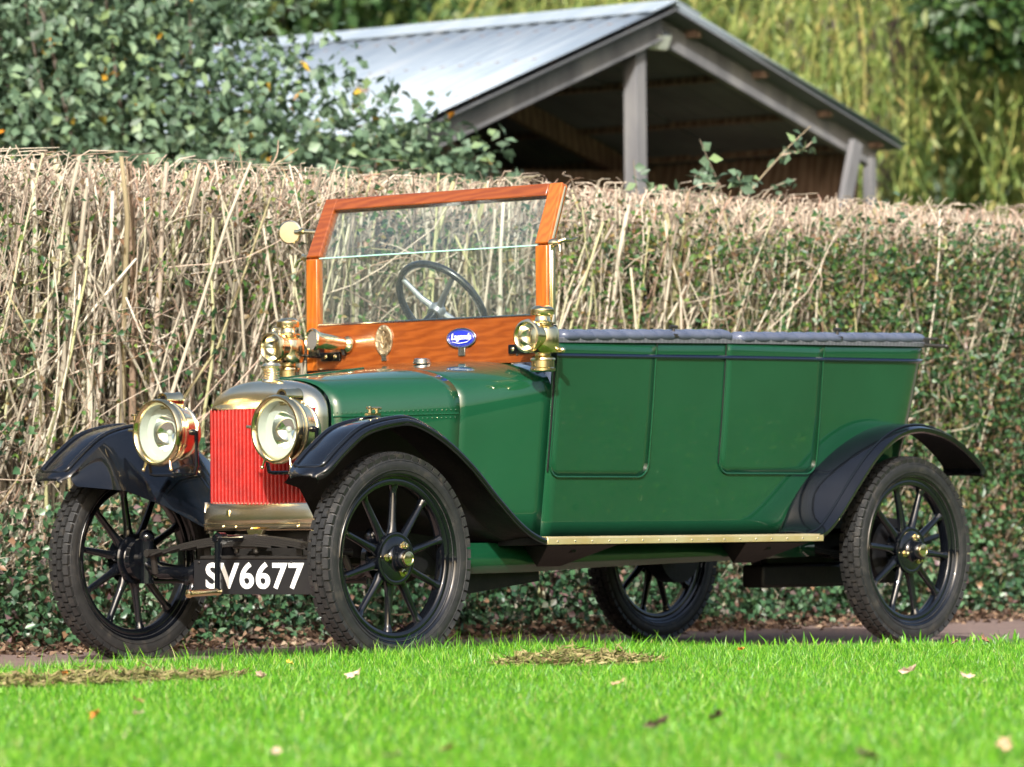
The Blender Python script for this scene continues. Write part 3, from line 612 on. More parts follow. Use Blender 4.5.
for s in (-1, 1):
    sp = sub('leaf_spring', car)
    for i, hl in enumerate((1, .82, .64, .46, .3)):
        mb = MB(); rows = []
        for a in np.linspace(-1, 1, 17):
            yy = a*.50*hl; zz = .432-.075*(yy/.5)**2*1.0-.008*i; rows.append([(-.055+dx, yy, zz+dz) for dx, dz in ((-.025, -.0035), (.025, -.0035), (.025, .0035), (-.025, .0035))])
        if s < 0: mb.grid(rows, True); obj('leaf', mb, 'iron', sp, angle=50)
        else: 
            rows = []
            for a in np.linspace(-1, 1, 17):
                xx = WB+a*.52*hl; zz = .34+.07*(a*hl)**2-.008*i; rows.append([(xx, -.44+dy, zz+dz) for dy, dz in ((-.025, -.0035), (.025, -.0035), (.025, .0035), (-.025, .0035))])
            mb.grid(rows, True); obj('leaf', mb, 'blackmatt', sp, angle=50)
    if s < 0:
        for q in (-1, 1):
            mb = MB(); mb.cyl((-.055, q*.485, .367), (-.03, q*.50, .30), .012); mb.cyl((-.09, q*.485, .372), (-.02, q*.485, .372), .014); obj('shackle', mb, 'iron', sp)
        mb = MB(); mb.box((-.035, 0, .412), (.07, .12, .05)); mb.cyl((-.055, .05, .37), (-.055, .05, .44), .01); mb.cyl((-.055, -.05, .37), (-.055, -.05, .44), .01); obj('spring_clamp', mb, 'iron', sp, bevel=.005)
mb = MB(); mb.cyl((WB, -.60, .35), (WB, .60, .35), .035); mb.ball((WB, 0, .35), .13, (1, .8, 1), 20); mb.lathe([(-.05, .13), (.03, .13), (.04, .11)], (WB, -.56, .35), (0, -1, 0), 30); mb.lathe([(-.05, .13), (.03, .13), (.04, .11)], (WB, .56, .35), (0, 1, 0), 30)
obj('rear_axle', mb, 'blackmatt', car)
mb = MB(); mb.box((2.76, -.30, .253), (.60, .11, .09)); mb.box((2.78, -.30, .34), (.5, .05, .09)); obj('silencer_box', mb, 'blackmatt', car, bevel=.012)
mb = MB(); mb.box((.35, 0, .39), (.55, .40, .16)); mb.lathe([(0, .17), (.1, .18), (.35, .10), (.6, .05)], (.62, 0, .42), (1, 0, 0), 20); obj('engine_sump', mb, 'iron', car, bevel=.02)
mb = MB(); mb.grid([[(.55, -.46, .30), (.55, .46, .30)], [(1.25, -.40, .30), (1.25, .40, .30)]]); mb.grid([[(.3, -.43, .47), (.62, -.44, .235), (1.28, -.43, .30), (1.1, -.44, .42)]][0:1]+[[(.3, -.41, .47), (.62, -.42, .235), (1.28, -.41, .30), (1.1, -.42, .42)]])
mb.box((.78, -.43, .29), (.5, .02, .12), Matrix.Rotation(R(-6), 3, 'Y')); mb.box((.42, -.42, .36), (.5, .02, .14), Matrix.Rotation(R(6), 3, 'Y')); obj('undertray', mb, 'blackmatt', car, smooth=False)
# green valance below the running board
for s in (-1, 1):
    mb = MB(); rows = []
    for x in np.linspace(.50, 2.60, 22): rows.append([(x, s*.505, itp(x, (.5, .9, 1.3, 2.6), (.288, .291, .304, .332))), (x, s*.50, .40)])
    mb.grid(rows); obj('side_apron', mb, 'green', car, solidify=.006)
# running boards
def rb(s):
    r_ = sub('running_board', car); mb = MB()
    mb.grid([[(x, s*y, z) for y, z in ((.50, .388), (.742, .392), (.742, .416), (.50, .418))] for x in (.74, 2.335)], True); mb.f += [(0, 1, 2, 3), (7, 6, 5, 4)]
    obj('board', mb, 'blackmatt', r_, smooth=False, bevel=.002)
    mb = MB(); mb.grid([[(x, s*y, z) for y, z in ((.744, .392), (.749, .393), (.749, .414), (.744, .4205), (.715, .4215), (.715, .419), (.743, .418))] for x in (.735, 2.345)], True); mb.f += [tuple(range(7)), tuple(range(13, 6, -1))]
    obj('brass_edging', mb, 'brassedge', r_, bevel=.001)
    mb = MB()
    for i in range(17): mb.ball((.79+i*.095, s*.7495, .404), .0035, n=8)
    obj('screw_heads', mb, 'steel', r_)
    for x in (.98, 2.12):
        mb = MB(); mb.add([(x-.19, s*.70, .388), (x+.20, s*.70, .388), (x+.08, s*.52, .31), (x-.05, s*.52, .31), (x-.1, s*.50, .388), (x+.1, s*.50, .388)], [(0, 1, 2, 3), (0, 3, 4), (1, 5, 2), (3, 2, 5, 4), (0, 4, 5, 1)])
        mb.cyl((x, s*.66, .375), (x, s*.40, .345), .014); obj('bracket', mb, 'blackmatt', r_, smooth=False, bevel=.002)
rb(-1); rb(1)

# ---- fenders
def fender_front(s):
    f = sub('front_fender', car)
    prof = [(-.418, .642), (-.375, .682), (-.303, .739), (-.198, .802), (-.051, .833), (.056, .831), (.206, .771), (.351, .676), (.483, .563), (.616, .462), (.723, .415), (.80, .409)]
    pr = crom(prof, 56); rows = []; low = []; bead1 = []; bead2 = []
    for i, p in enumerate(pr):
        a = pr[max(0, i-1)]; b = pr[min(len(pr)-1, i+1)]; t = (b-a)/np.linalg.norm(b-a); nn = np.array([-t[1], t[0]]); nn = nn if nn[1] > 0 else -nn
        k = min(1, i/6); tip = .034*(1-math.sqrt(max(0, 1-(1-k)**2)))   # rounded front corners
        sec = [(.738-tip, -.020), (.7455-tip, -.016), (.748-tip, -.006), (.745-tip, .001), (.735-tip, .004), (.712-tip*.6, .0045), (.69, .010), (.65, .0125), (.60, .010), (.58+tip*.6, .0045), (.560+tip, .004), (.551+tip, .0), (.546+tip, -.006)]
        rows.append([(p[0]+nn[0]*h, s*y, p[1]+nn[1]*h) for y, h in sec])
        low.append(rows[-1][-1])
        if 4 <= i <= 34: bead1.append((p[0]+nn[0]*.008, s*.716, p[1]+nn[1]*.008)); bead2.append((p[0]+nn[0]*.008, s*.578, p[1]+nn[1]*.008))
    nose = [[(q[0]-.004, q[1], q[2]-.005) for q in rows[0]], [(q[0]-.003, q[1]*.999, q[2]-.012) for q in rows[0]]]
    lin = [[(q[0], q[1]*.998, q[2]-.006) for q in rw[1:-1]] for rw in rows]; mbl = MB(); mbl.grid(lin); obj('shade_liner', mbl, 'blackmatt', f, angle=70)  # matte black sheet added below the crown to stop grass reflections
    mb = MB(); mb.grid(nose[::-1]+rows); obj('crown', mb, 'black', f, angle=70)
    mb = MB(); a = bead1[0]; b = bead2[0]; p0 = pr[3]; fr = [(p0[0]+.004, s*(.70), p0[1]+.007), (p0[0]-.004, s*.685, p0[1]+.005), (p0[0]-.006, s*.647, p0[1]+.006), (p0[0]-.004, s*.61, p0[1]+.005), (p0[0]+.004, s*.594, p0[1]+.007)]
    mb.tube(bead1[::-1]+fr+bead2, .0085, 8); obj('swage_line', mb, 'black', f, angle=70)
    # inner valance, sloping in from the crown to the chassis
    rows = []
    for i, p in enumerate(pr):
        if i < 3: continue
        x = p[0]; q = low[i]; xs_ = (-.42, -.40, -.23, -.105, .02, .25, .45, .8); zl = itp(x, xs_, (.622, .618, .600, .54, .462, .44, .42, .40)); zl = min(zl, q[2]-.003); yb = itp(x, xs_, (.543, .53, .44, .36, .288, .31, .37, .46))
        rr = []
        for k in np.linspace(0, 1, 7): rr.append((x, s*(abs(q[1])*(1-k)+yb*k+.012*math.sin(k*math.pi)), q[2]*(1-k)+zl*k))
        rows.append(rr)
    mb = MB(); mb.grid(rows); obj('inner_valance', mb, 'black', f, angle=70)
    mb = MB(); mb.grid([[(q[0], q[1]+s*.004, q[2]) for q in rw] for rw in rows]); obj('valance_shade_liner', mb, 'blackmatt', f, angle=70)  # matte black sheet added on the wheel side so no grass is mirrored
    mb = MB(); mb.box((-.02, s*.60, .858), (.05, .03, .008)); mb.cyl((-.035, s*.60, .855), (-.035, s*.60, .885), .006); mb.cyl((0, s*.60, .855), (0, s*.60, .88), .006); mb.cyl((-.05, s*.60, .88), (.02, s*.60, .88), .005); obj('lamp_clip', mb, 'brass', f)
    return f
fender_front(-1); fender_front(1)
def fender_rear(s):
    f = sub('rear_fender', car)
    out = crom([(2.296, .410), (2.37, .432), (2.454, .493), (2.58, .617), (2.70, .727), (2.824, .803), (2.949, .834), (3.072, .829), (3.227, .787), (3.385, .695), (3.408, .650)], 50)
    inn = crom([(2.296, .418), (2.335, .448), (2.385, .53), (2.477, .639), (2.62, .738), (2.76, .80), (2.90, .838), (3.07, .842), (3.225, .795), (3.38, .703), (3.405, .655)], 50)
    rows = []; bead = []
    for i in range(50):
        a, b = out[i], inn[i]; A = out[max(0, i-1)]; B = out[min(49, i+1)]; t = (B-A)/np.linalg.norm(B-A); nn = np.array([-t[1], t[0]]); nn = nn if nn[1] > 0 else -nn
        yi = itp(i, (0, 32, 49), (.555, .56, .535)); rr = [(a[0]-nn[0]*.02, s*.738, a[1]-nn[1]*.02), (a[0]-nn[0]*.012, s*.746, a[1]-nn[1]*.012), (a[0], s*.748, a[1]), (a[0]+nn[0]*.005, s*.738, a[1]+nn[1]*.005)]
        for k in (.15, .35, .55, .75, .92, 1):
            y = .738*(1-k)+yi*k; h = .006+.010*math.sin(k*math.pi); p = a*(1-k)+b*k; rr.append((p[0]+nn[0]*h, s*y, p[1]+nn[1]*h))
        rows.append(rr)
        if i < 40: k = .13; p = a*(1-k)+b*k; bead.append((p[0]+nn[0]*.013, s*(.738*(1-k)+yi*k), p[1]+nn[1]*.013))
    mb = MB(); mb.grid(rows); obj('crown', mb, 'black', f, angle=70, solidify=.003)
    mb = MB(); mb.grid([[(q[0], q[1]*.997, q[2]-.008) for q in rw[2:]] for rw in rows]); obj('shade_liner', mb, 'blackmatt', f, angle=70)  # matte black sheet added under the rear crown to keep it dark
    mb = MB(); mb.tube(bead, .004, 8); obj('swage_line', mb, 'black', f, angle=70)
    mb = MB(); rows = []
    for i in range(0, 34):
        p = inn[i]; rows.append([(p[0], s*.556, p[1]), (p[0], s*.50, max(.40, min(p[1]-.02, .55)))])
    mb.grid(rows); obj('inner_valance', mb, 'blackmatt', f, angle=70)
fender_rear(-1); fender_rear(1)

# ---- bonnet and scuttle
def sec(x, off=0, zb=.42, nt_=12):
    w_ = itp(x, (.03, .10, .35, .57, .75, .93), (.274, .279, .395, .492, .562, .617))+off
    zs = itp(x, (.03, .57, .93), (.855, .89, .955)); zt = itp(x, (.03, .12, .57, .93), (.988, .998, 1.045, 1.082))+off
    tuck = itp(x, (.03, .4, .93), (.0, .05, .115)); n_ = itp(x, (.03, .93), (2.7, 2.9)); P = []
    for z in np.linspace(zb, zs, 6)[:-1]: P.append((w_-tuck*(1.12-z), z))
    w1 = w_-tuck*(1.12-zs)
    for a in np.linspace(0, math.pi/2, nt_): P.append((w1*max(0, math.cos(a))**(2/n_), zs+(zt-zs)*math.sin(a)**(2/n_)))
    return P
def arch(x, off=0, zb=.42): P = sec(x, off, zb); return [(x, -y, z) for y, z in P]+[(x, y, z) for y, z in P[::-1][1:]]
mb = MB(); mb.grid([arch(x, .004, .46) for x in np.linspace(.10, .566, 12)]); obj('bonnet', mb, 'green', car, angle=60, solidify=.003)
bon = car.children[-1]
mb = MB(); mb.grid([arch(x) for x in np.linspace(.555, .93, 10)]); obj('scuttle', mb, 'green', car, angle=60, solidify=.003)
mb = MB()
for s in (-1, 1):
    for k, dz in ((0, 0), (1, -.028)):
        for i in range(26):
            x = .12+i*.0172; P = sec(x, .004); y = np.interp(.868+dz+.03*x, [p[1] for p in P], [p[0] for p in P]); mb.ball((x, s*y, .868+dz+.03*x), .0032, n=6)
obj('bonnet_rivets', mb, 'green', car)
mb = MB()
for s in (-1, 1):
    pts = []
    for x in np.linspace(.105, .56, 12): P = sec(x, .004); pts.append((x, s*(np.interp(.854+.03*x, [p[1] for p in P], [p[0] for p in P])+.001), .854+.03*x))
    mb.tube(pts, .0032, 6); obj('bonnet_hinge', mb, 'green', car); mb = MB()
mb.tube([(.105, 0, 1.001), (.56, 0, 1.0485)], .004, 6); obj('bonnet_hinge', mb, 'green', car)
mb = MB(); mb.lathe([(0, .034), (.008, .034), (.010, .031), (.017, .031), (.020, .027)], (.77, -.10, 1.066), (0, 0, 1), 28); obj('filler_cap', mb, 'steel', car)
# ---- radiator
rad = sub('radiator', car); rad.location = (0, .008, 0)
mb = MB(); rows = []; zz = np.linspace(.54, .892, 10)
nr = 27*8+1
for z in zz:
    rows.append([(.046-.017*abs(math.sin(math.pi*27*i/(nr-1)))**.7-.012*math.cos((i/(nr-1)-.5)*math.pi), -.268+.536*i/(nr-1), z) for i in range(nr)])
mb.grid(rows); obj('core', mb, 'red', rad, angle=80)
mb = MB(); rws = []
for x, off in ((.093, .005), (.075, .006), (.058, .003), (.045, -.003), (.035, -.011), (.028, -.021)): 
    P = sec(.05, off, .45); rws.append([(x, -y, z) for y, z in P]+[(x, y, z) for y, z in P[::-1][1:]])
mb.grid(rws); 
# front fascia above the core
P = sec(.05, -.021, .45); top = [p for p in P if p[1] >= .893]; yl = np.interp(.893, [p[1] for p in P], [p[0] for p in P]); edge = [(-yl, .893)]+[(-y, z) for y, z in top]+[(y, z) for y, z in top[::-1][1:]]+[(yl, .893)]
cols = len(edge); rr = [[(.028, y, z) for y, z in edge], [(.020, y*.97, .893+(z-.893)*.8) for y, z in edge], [(.019, y*.97, .893+(z-.893)*.35) for y, z in edge], [(.024, y*.98, .893) for y, z in edge]]
mb.grid(rr); obj('shell', mb, 'brasspale', rad, angle=60)
mb = MB()
mb.grid([[(.020+dx-.010*math.sin(t), y, z) for t, y in [(a, -math.cos(a)*.282) for a in np.linspace(0, math.pi, 30)]] for dx, z in ((.006, .452), (.002, .460), (0, .472), (.0, .478), (-.003, .486), (-.004, .500), (-.002, .515), (.002, .530), (.008, .545), (.014, .556))]); 
mb.grid([[(x, s_*.282, z) for z in (.452, .556)] for s_ in (-1,) for x in (.018, .095)]); mb.grid([[(x, .282, z) for z in (.452, .556)] for x in (.018, .095)])
obj('lower_band', mb, 'brasspale', rad, angle=50, solidify=.004)
mb = MB(); mb.tube([(.017-.006*math.sin(a), -math.cos(a)*.283, .476) for a in np.linspace(0.02, math.pi-.02, 30)], .003, 6); 
for y, z in ((.18, .466), (.115, .464), (-.20, .466)): mb.ball((.010, y, z), .006, (.6, 1, 1), 10)
mb.box((.012, .15, .515), (.010, .014, .022)); obj('band_bolts', mb, 'brass', rad)
mb = MB(); mb.add([(-.005, .045, .455), (-.005, -.045, .455), (-.008, -.014, .405), (-.008, .014, .405), (.012, .045, .455), (.012, -.045, .455), (.008, -.014, .405), (.008, .014, .405)], [(0, 1, 2, 3), (7, 6, 5, 4), (0, 3, 7, 4), (1, 5, 6, 2), (3, 2, 6, 7)]); obj('crank_guide', mb, 'brass', rad, smooth=False, bevel=.003)
mb = MB(); mb.lathe([(-.012, .037), (0, .035), (.006, .029), (.010, .031), (.013, .028), (.020, .032), (.023, .028), (.030, .032), (.033, .028), (.040, .032), (.043, .036), (.052, .037), (.056, .033), (.062, .031), (.064, .012), (.070, .009), (.072, 0.0001)], (.085, 0, .995), (0, 0, 1), 40); obj('filler_cap', mb, 'brasspale', rad, angle=30)

# ---- body tub
zt = lambda x: itp(x, (.93, 1.92, 3.2), (1.149, 1.168, 1.184)); zbelt = lambda x: itp(x, (.93, 1.92, 3.2), (1.086, 1.098, 1.110))
def topath():
    h = [(x, .62) for x in np.linspace(.93, 3.06, 34)]+[(3.12, .617), (3.18, .598), (3.225, .56), (3.25, .505), (3.26, .44), (3.262, .2)]
    return h
def bodypt(x, y, z, off=0):
    wgt = min(1, max(0, (x-2.55)/.55)); wgt = wgt*wgt*(3-2*wgt); d = 1.12-z
    yy = y*(1-.115*d/.62); yy += .006*math.sin(max(0, min(1, (z-.42)/.7))*math.pi)*(1 if y > 0 else -1)
    nx_, ny_ = (0, 1) if x < 3.08 else ((x-3.06)/.2, max(0, (.62-(.62-abs(y)))/.62))
    l = math.hypot(nx_, ny_) or 1
    return (x-.23*d*wgt+off*nx_/l, yy+off*ny_/l*(1 if y > 0 else -1), z)
hp = topath(); full = [(x, -y) for x, y in hp]+[(3.262, 0)]+[(x, y) for x, y in hp[::-1]]
body = sub('body_tub', car)
def zb(x): return itp(x, (.9, 2.35, 2.6, 3.3), (.42, .42, .50, .58))
mb = MB(); mb.grid([[bodypt(x, y if y else 1e-6, zb(x)+(zt(x)-zb(x))*k) for k in np.linspace(0, 1, 14)] for x, y in full]); obj('body_panel', mb, 'green', body, angle=60, solidify=.012)
bp_ = body.children[-1]
# top beading and belt line
mb = MB(); mb.grid([[bodypt(x, y if y else 1e-6, zt(x)+dz, o) for dz, o in ((-.016, .004), (-.016, .009), (-.001, .009), (.003, .004), (.003, -.01), (-.016, -.01))] for x, y in full], True); obj('top_beading', mb, 'strip', body, angle=40)
mb = MB(); mb.tube([bodypt(x, y if y else 1e-6, zbelt(x), .003) for x, y in full], .0085, 10); obj('waist_moulding', mb, 'navy', body)
def door(x0, x1, s, zlow, extra):
    d = sub('door', body); ns = 16; rows = []; r_ = .055
    for z in np.linspace(0, 1, 18):
        Z = zlow+(zt(x0)-.018-zlow)*z; dzc = max(0, r_-(Z-zlow)); ins = r_-math.sqrt(max(0, r_*r_-dzc*dzc))
        rows.append([bodypt(x0+ins+(x1-x0-2*ins)*k, s*.62, Z, .0045) for k in np.linspace(0, 1, ns)])
    mb = MB(); mb.grid(rows); obj('door_skin', mb, 'green', d, angle=60, solidify=.004)
    P = []
    for i in range(12): P.append((x0, zt(x0)-.02-(zt(x0)-.02-zlow-r_)*i/12))
    for a in np.linspace(0, math.pi/2, 8): P.append((x0+r_-r_*math.cos(a), zlow+r_-r_*math.sin(a)))
    for i in range(1, 8): P.append((x0+r_+(x1-x0-2*r_)*i/8, zlow))
    for a in np.linspace(0, math.pi/2, 8): P.append((x1-r_+r_*math.sin(a), zlow+r_-r_*math.cos(a)))
    for i in range(1, 13): P.append((x1, zlow+r_+(zt(x0)-.02-zlow-r_)*i/12))
    mb = MB(); mb.tube([bodypt(x, s*.62, z, .004) for x, z in P], .0042, 8); obj('door_moulding', mb, 'green', d)
    mb = MB(); gx = x0-.004 if extra else x1+.004
    mb.tube([bodypt(gx, s*.62, z, .003) for z in np.linspace(zt(x0), zlow+.04, 8)], .003, 6); obj('door_gap', mb, 'blackmatt', d)
    if extra:
        mb = MB(); mb.tube([bodypt(x1+.004, s*.62, z, .0015) for z in np.linspace(zt(x0), zlow+.04, 8)], .0018, 6); obj('door_gap', mb, 'blackmatt', d)
for s in (-1, 1): door(.94, 1.50, s, .640, False); door(1.918, 2.516, s, .655, True)
for s in (-1, 1): mb = MB(); mb.tube([bodypt(.932, s*.62, z, .002) for z in np.linspace(.66, 1.15, 10)], .0038, 6); obj('body_edge', mb, 'blackmatt', body)
# catches and straps
for x in (1.60, 2.60):
    for s in (-1, 1):
        mb = MB(); z = zt(x); b = bodypt(x, s*.62, z); mb.box((x, b[1], z+.012), (.035, .03, .012)); mb.cyl((x, b[1]-s*.0, z+.01), (x, b[1], z+.05), .006); mb.cyl((x-.02, b[1], z+.045), (x+.02, b[1], z+.045), .007); obj('hood_catch', mb, 'iron', body)
for s in (-1, 1):
    mb = MB(); mb.cyl((3.17, s*.61, 1.175), (3.27, s*.66, 1.17), .007); mb.cyl((3.2, s*.6, 1.20), (3.25, s*.63, 1.20), .006); mb.ball((3.27, s*.66, 1.17), .010); mb.box((3.2, s*.605, 1.185), (.04, .02, .035)); obj('hood_pivot', mb, 'iron', body, bevel=.002)
# padded rolls along the top edge
roll_z = lambda x: itp(x, (.95, 1.4, 1.9, 1.99, 3.2), (.008, .011, .014, .006, .016))
def roll(path, nm, endr):
    rows = []; n_ = len(path); d = 0
    for i, (x, y) in enumerate(path):
        a = path[max(0, i-1)]; b = path[min(n_-1, i+1)]; t = Vector((b[0]-a[0], b[1]-a[1], 0)).normalized(); nn = Vector((-t.y, t.x, 0))
        if i: d += math.hypot(path[i][0]-path[i-1][0], path[i][1]-path[i-1][1])
        e = min(1, min(i, n_-1-i)/5) if endr else 1; e = math.sqrt(max(.02, 1-(1-e)**2)); rr = []
        for j in range(14):
            an = 2*math.pi*j/14; ph = (d+.022*math.sin(an))/.092; g = .76+.24*abs(math.sin(math.pi*ph))**.40; c = Vector((x, y*.965, zt(x)+roll_z(x)))
            rr.append(c+(nn*.046*math.cos(an)+Vector((0, 0, .026*math.sin(an))))*g*e)
        rows.append(rr)
    mb = MB(); mb.grid(rows, True); k = len(mb.v); mb.f += [tuple(range(14)), tuple(range(k-1, k-15, -1))]; return obj(nm, mb, 'leather', body, angle=75)
for s in (-1, 1): roll([(x, s*.62) for x in np.linspace(.955, 1.955, 150)], 'padded_roll', True)
pth = [(x, -.62) for x in np.linspace(1.98, 3.06, 160)]+[tuple(p) for p in crom([(3.06, -.62), (3.13, -.61), (3.19, -.58), (3.22, -.52), (3.235, -.4), (3.235, 0)], 90)][1:]
pth = pth+[(x, -y) for x, y in pth[::-1][1:]]
roll(pth, 'padded_roll', True)
# seats and floor
def seat(x):
    se = sub('seat', car)
    mb = MB(); mb.box((x-.27, 0, .72), (.50, 1.04, .16)); obj('cushion', mb, 'leather', se, bevel=.04)
    mb = MB()
    for i in range(10): mb.lathe([(0, .02), (.03, .052), (.40, .052), (.44, .02)], (x+.02, -.47+i*.104, .74), (.14, 0, 1), 14)
    obj('backrest', mb, 'leather', se)
    mb = MB(); mb.box((x-.24, 0, .54), (.5, 1.05, .24)); obj('seat_box', mb, 'blackmatt', se)
seat(1.76); seat(2.98)
mb = MB(); mb.box((1.95, 0, .43), (2.04, 1.05, .02)); obj('floor_board', mb, 'barnbrown', car)
mb = MB(); mb.box((.95, 0, .75), (.02, 1.08, .60)); obj('bulkhead', mb, 'blackmatt', car)

# ---- windscreen
ws = sub('windscreen', car)
HXx, HZ, TX, TZ = .912, 1.489, 1.008, 1.716
mb = MB(); mb.box((.905, 0, 1.148), (.028, 1.225, .172)); obj('dash_rail', mb, 'woodh', ws, bevel=.004)
mb = MB(); mb.tube([(.888, -.55, 1.236), (.888, .55, 1.236)], .003, 6); mb.box((.889, -.47, 1.094), (.004, .008, .01)); obj('glazing_bead', mb, 'steel', ws)
for s in (-1, 1):
    mb = MB(); mb.box((.908, s*.589, 1.275), (.036, .058, .43)); obj('lower_post', mb, 'woodv', ws, bevel=.004)
    mb = MB(); d = Vector((TX-HXx, 0, TZ-HZ)); L_ = d.length; q = Matrix.Rotation(math.atan2(d.x, d.z), 3, 'Y')
    rows = []
    for k, yo, yi in ((0.0, .622, .553), (.8, .612, .548), (1.0, .608, .545)):
        c = Vector((HXx, 0, HZ+.004))+d*k; rows.append([c+q @ Vector((-.017, s*yo, 0)), c+q @ Vector((-.017, s*yi, 0)), c+q @ Vector((.017, s*yi, 0)), c+q @ Vector((.017, s*yo, 0))])
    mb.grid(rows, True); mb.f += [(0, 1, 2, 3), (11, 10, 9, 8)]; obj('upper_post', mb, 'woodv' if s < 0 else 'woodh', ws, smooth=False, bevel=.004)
mb = MB(); d = Vector((TX-HXx, 0, TZ-HZ)); q = Matrix.Rotation(math.atan2(d.x, d.z), 3, 'Y'); c = Vector((HXx, 0, HZ+.004))+d*.895
mb.box(c-Vector((.0015, 0, 0)), (.036, 1.09, .05), q); obj('top_rail', mb, 'woodh', ws, bevel=.004)
mb = MB(); mb.box((.908, 0, 1.362), (.006, 1.12, .256)); obj('lower_glass', mb, 'glass', ws, smooth=False)
mb = MB(); c = Vector((HXx, 0, HZ))+d*.44; mb.box(c, (.006, 1.10, L_*.84), q); obj('upper_glass', mb, 'glass', ws, smooth=False)
mb = MB(); mb.tube([(.906, -.56, 1.4915), (.906, .56, 1.4915)], .0028, 6); obj('glass_edge', mb, 'glassedge', ws)
for s in (-1, 1):
    mb = MB(); mb.box((.912, s*.6235, 1.345), (.03, .009, .29)); mb.tube([(.905, s*.632, 1.21), (.905, s*.632, 1.47)], .005, 8); obj('post_strip', mb, 'brasspale', ws, bevel=.002)
    mb = MB(); mb.box((.915, s*.6235, 1.125), (.035, .011, .145)); obj('post_foot', mb, 'black', ws, bevel=.003)
    mb = MB(); c0 = Vector((HXx+.004, s*.618, HZ+.01)); mb.tube([c0, c0+d*.55+Vector((0, -s*.003, 0)), c0+d*.93+Vector((0, -s*.008, 0))], [.008, .006, .004], 8); mb.lathe([(-.012, .016), (.004, .018), (.012, .014), (.026, .009)], (.912, s*.632, 1.497), (0, s, 0), 18)
    mb.tube([(.912, s*.655, 1.500), (.93, s*.672, 1.508), (.955, s*.68, 1.506), (.985, s*.685, 1.516)], [.007, .008, .006, .004], 8); mb.tube([(.912, s*.655, 1.497), (.90, s*.672, 1.485), (.892, s*.682, 1.46)], [.006, .007, .004], 8); obj('wing_nut', mb, 'brass', ws)
# badges on the dash rail
bd = sub('oval_bronze_badge', car); 
mb = MB(); mb.lathe([(0, .056), (-.004, .056), (-.006, .050), (-.004, .046)], (0, 0, 0), (1, 0, 0), 36); 
for a in range(0, 360, 30): mb.ball((-.005, .048*math.cos(R(a)), .048*math.sin(R(a))), .0055, (.5, 1, 1), 8)
mb.tube([(-.006, -.018, .012), (-.006, 0, -.012), (-.006, .018, .012)], .005, 6); mb.tube([(-.006, -.026, -.004), (-.006, 0, -.03), (-.006, .026, -.004)], .005, 6); mb.ball((-.006, 0, .024), .010, (.5, 1, 1), 8)
o = obj('badge_plate', mb, 'bronze', bd); o.scale = (1, .78, 1.05)
mb = MB(); mb.box((-.002, 0, -.062), (.004, .024, .03)); obj('badge_foot', mb, 'steel', bd); bd.location = (.889, .205, 1.166)
bd = sub('oval_blue_badge', car); mb = MB(); mb.lathe([(0, .05), (-.004, .05), (-.006, .045)], (0, 0, 0), (1, 0, 0), 40); o = obj('badge_enamel', mb, 'enamel', bd); o.scale = (1, 1.42, .70)
mb = MB(); mb.tube([(-.006, .0715*math.cos(a), .035*math.sin(a)) for a in np.linspace(0, 2*math.pi, 48, endpoint=False)], .003, 6, True); mb.tube([(-.0065, .062*math.cos(a), .029*math.sin(a)) for a in np.linspace(0, 2*math.pi, 48, endpoint=False)], .001, 5, True); obj('badge_border', mb, 'steel', bd)
mb = MB(); mb.box((-.003, 0, -.050), (.004, .034, .032)); obj('badge_foot', mb, 'steel', bd, bevel=.001); bd.location = (.889, -.195, 1.162)
def text(body_, size, name, mat, parent, loc, bold=0, sx=1, shear=0, ext=.0015, spacing=1):
    cu = bpy.data.curves.new(name, 'FONT'); cu.body = body_; cu.size = size; cu.extrude = ext; cu.offset = bold; cu.align_x = 'CENTER'; cu.align_y = 'CENTER'; cu.shear = shear; cu.space_character = spacing; cu.resolution_u = 6
    to = bpy.data.objects.new('tmp', cu); col.objects.link(to); bpy.context.view_layer.update()
    me = bpy.data.meshes.new_from_object(to.evaluated_get(bpy.context.evaluated_depsgraph_get())); bpy.data.objects.remove(to)
    # letters face -x: local X -> -y, local Y -> z
    me.transform(Matrix(((0, 0, -1, 0), (-sx, 0, 0, 0), (0, 1, 0, 0), (0, 0, 0, 1)))); me.materials.clear(); me.materials.append(M[mat])
    o = bpy.data.objects.new(name, me); col.objects.link(o); o.parent = parent; o.location = loc; return o
text('Lagonda', .033, 'badge_lettering', 'white', bd, (-.0075, 0, .004), .0001, .92, .25)
mb = MB(); mb.tube([(-.007, .045, -.014), (-.007, .01, -.020), (-.007, -.03, -.016), (-.007, -.05, -.004)], [.0008, .0014, .0012, .0006], 6); obj('badge_flourish', mb, 'white', bd)

# ---- steering wheel (right hand drive)
st = sub('steering_wheel', car); cS = Vector((1.315, .30, 1.312)); ax = Vector((.80, 0, .60)).normalized()
e1 = Vector((0, 1, 0)); e2 = ax.cross(e1).normalized(); rS = .197
mb = MB(); mb.tube([cS+(e1*math.cos(a)+e2*math.sin(a))*rS for a in np.linspace(0, 2*math.pi, 56, endpoint=False)], .0145, 12, True); obj('wheel_rim', mb, 'rubberwheel', st)
hubc = cS-ax*.05*-1*0 + ax*-.03
for a in (45, 135, 225, 315):
    dd_ = e1*math.cos(R(a))+e2*math.sin(R(a)); mb = MB(); mb.tube([hubc, hubc+dd_*.08+ax*.004, cS+dd_*.186], [.016, .012, .010], 10); obj('wheel_spoke', mb, 'alu', st)
mb = MB(); mb.lathe([(-.03, .03), (0, .036), (.012, .03), (.02, .012)], hubc, ax, 24); obj('wheel_boss', mb, 'alu', st)
mb = MB(); mb.cyl(hubc, hubc-Vector((-.0, 0, 0))+Vector((-.80, 0, -.60)).normalized()*.50, .02, n=14); obj('steering_column', mb, 'black', st)
# fix: the wheel faces the driver, its column runs down and forward

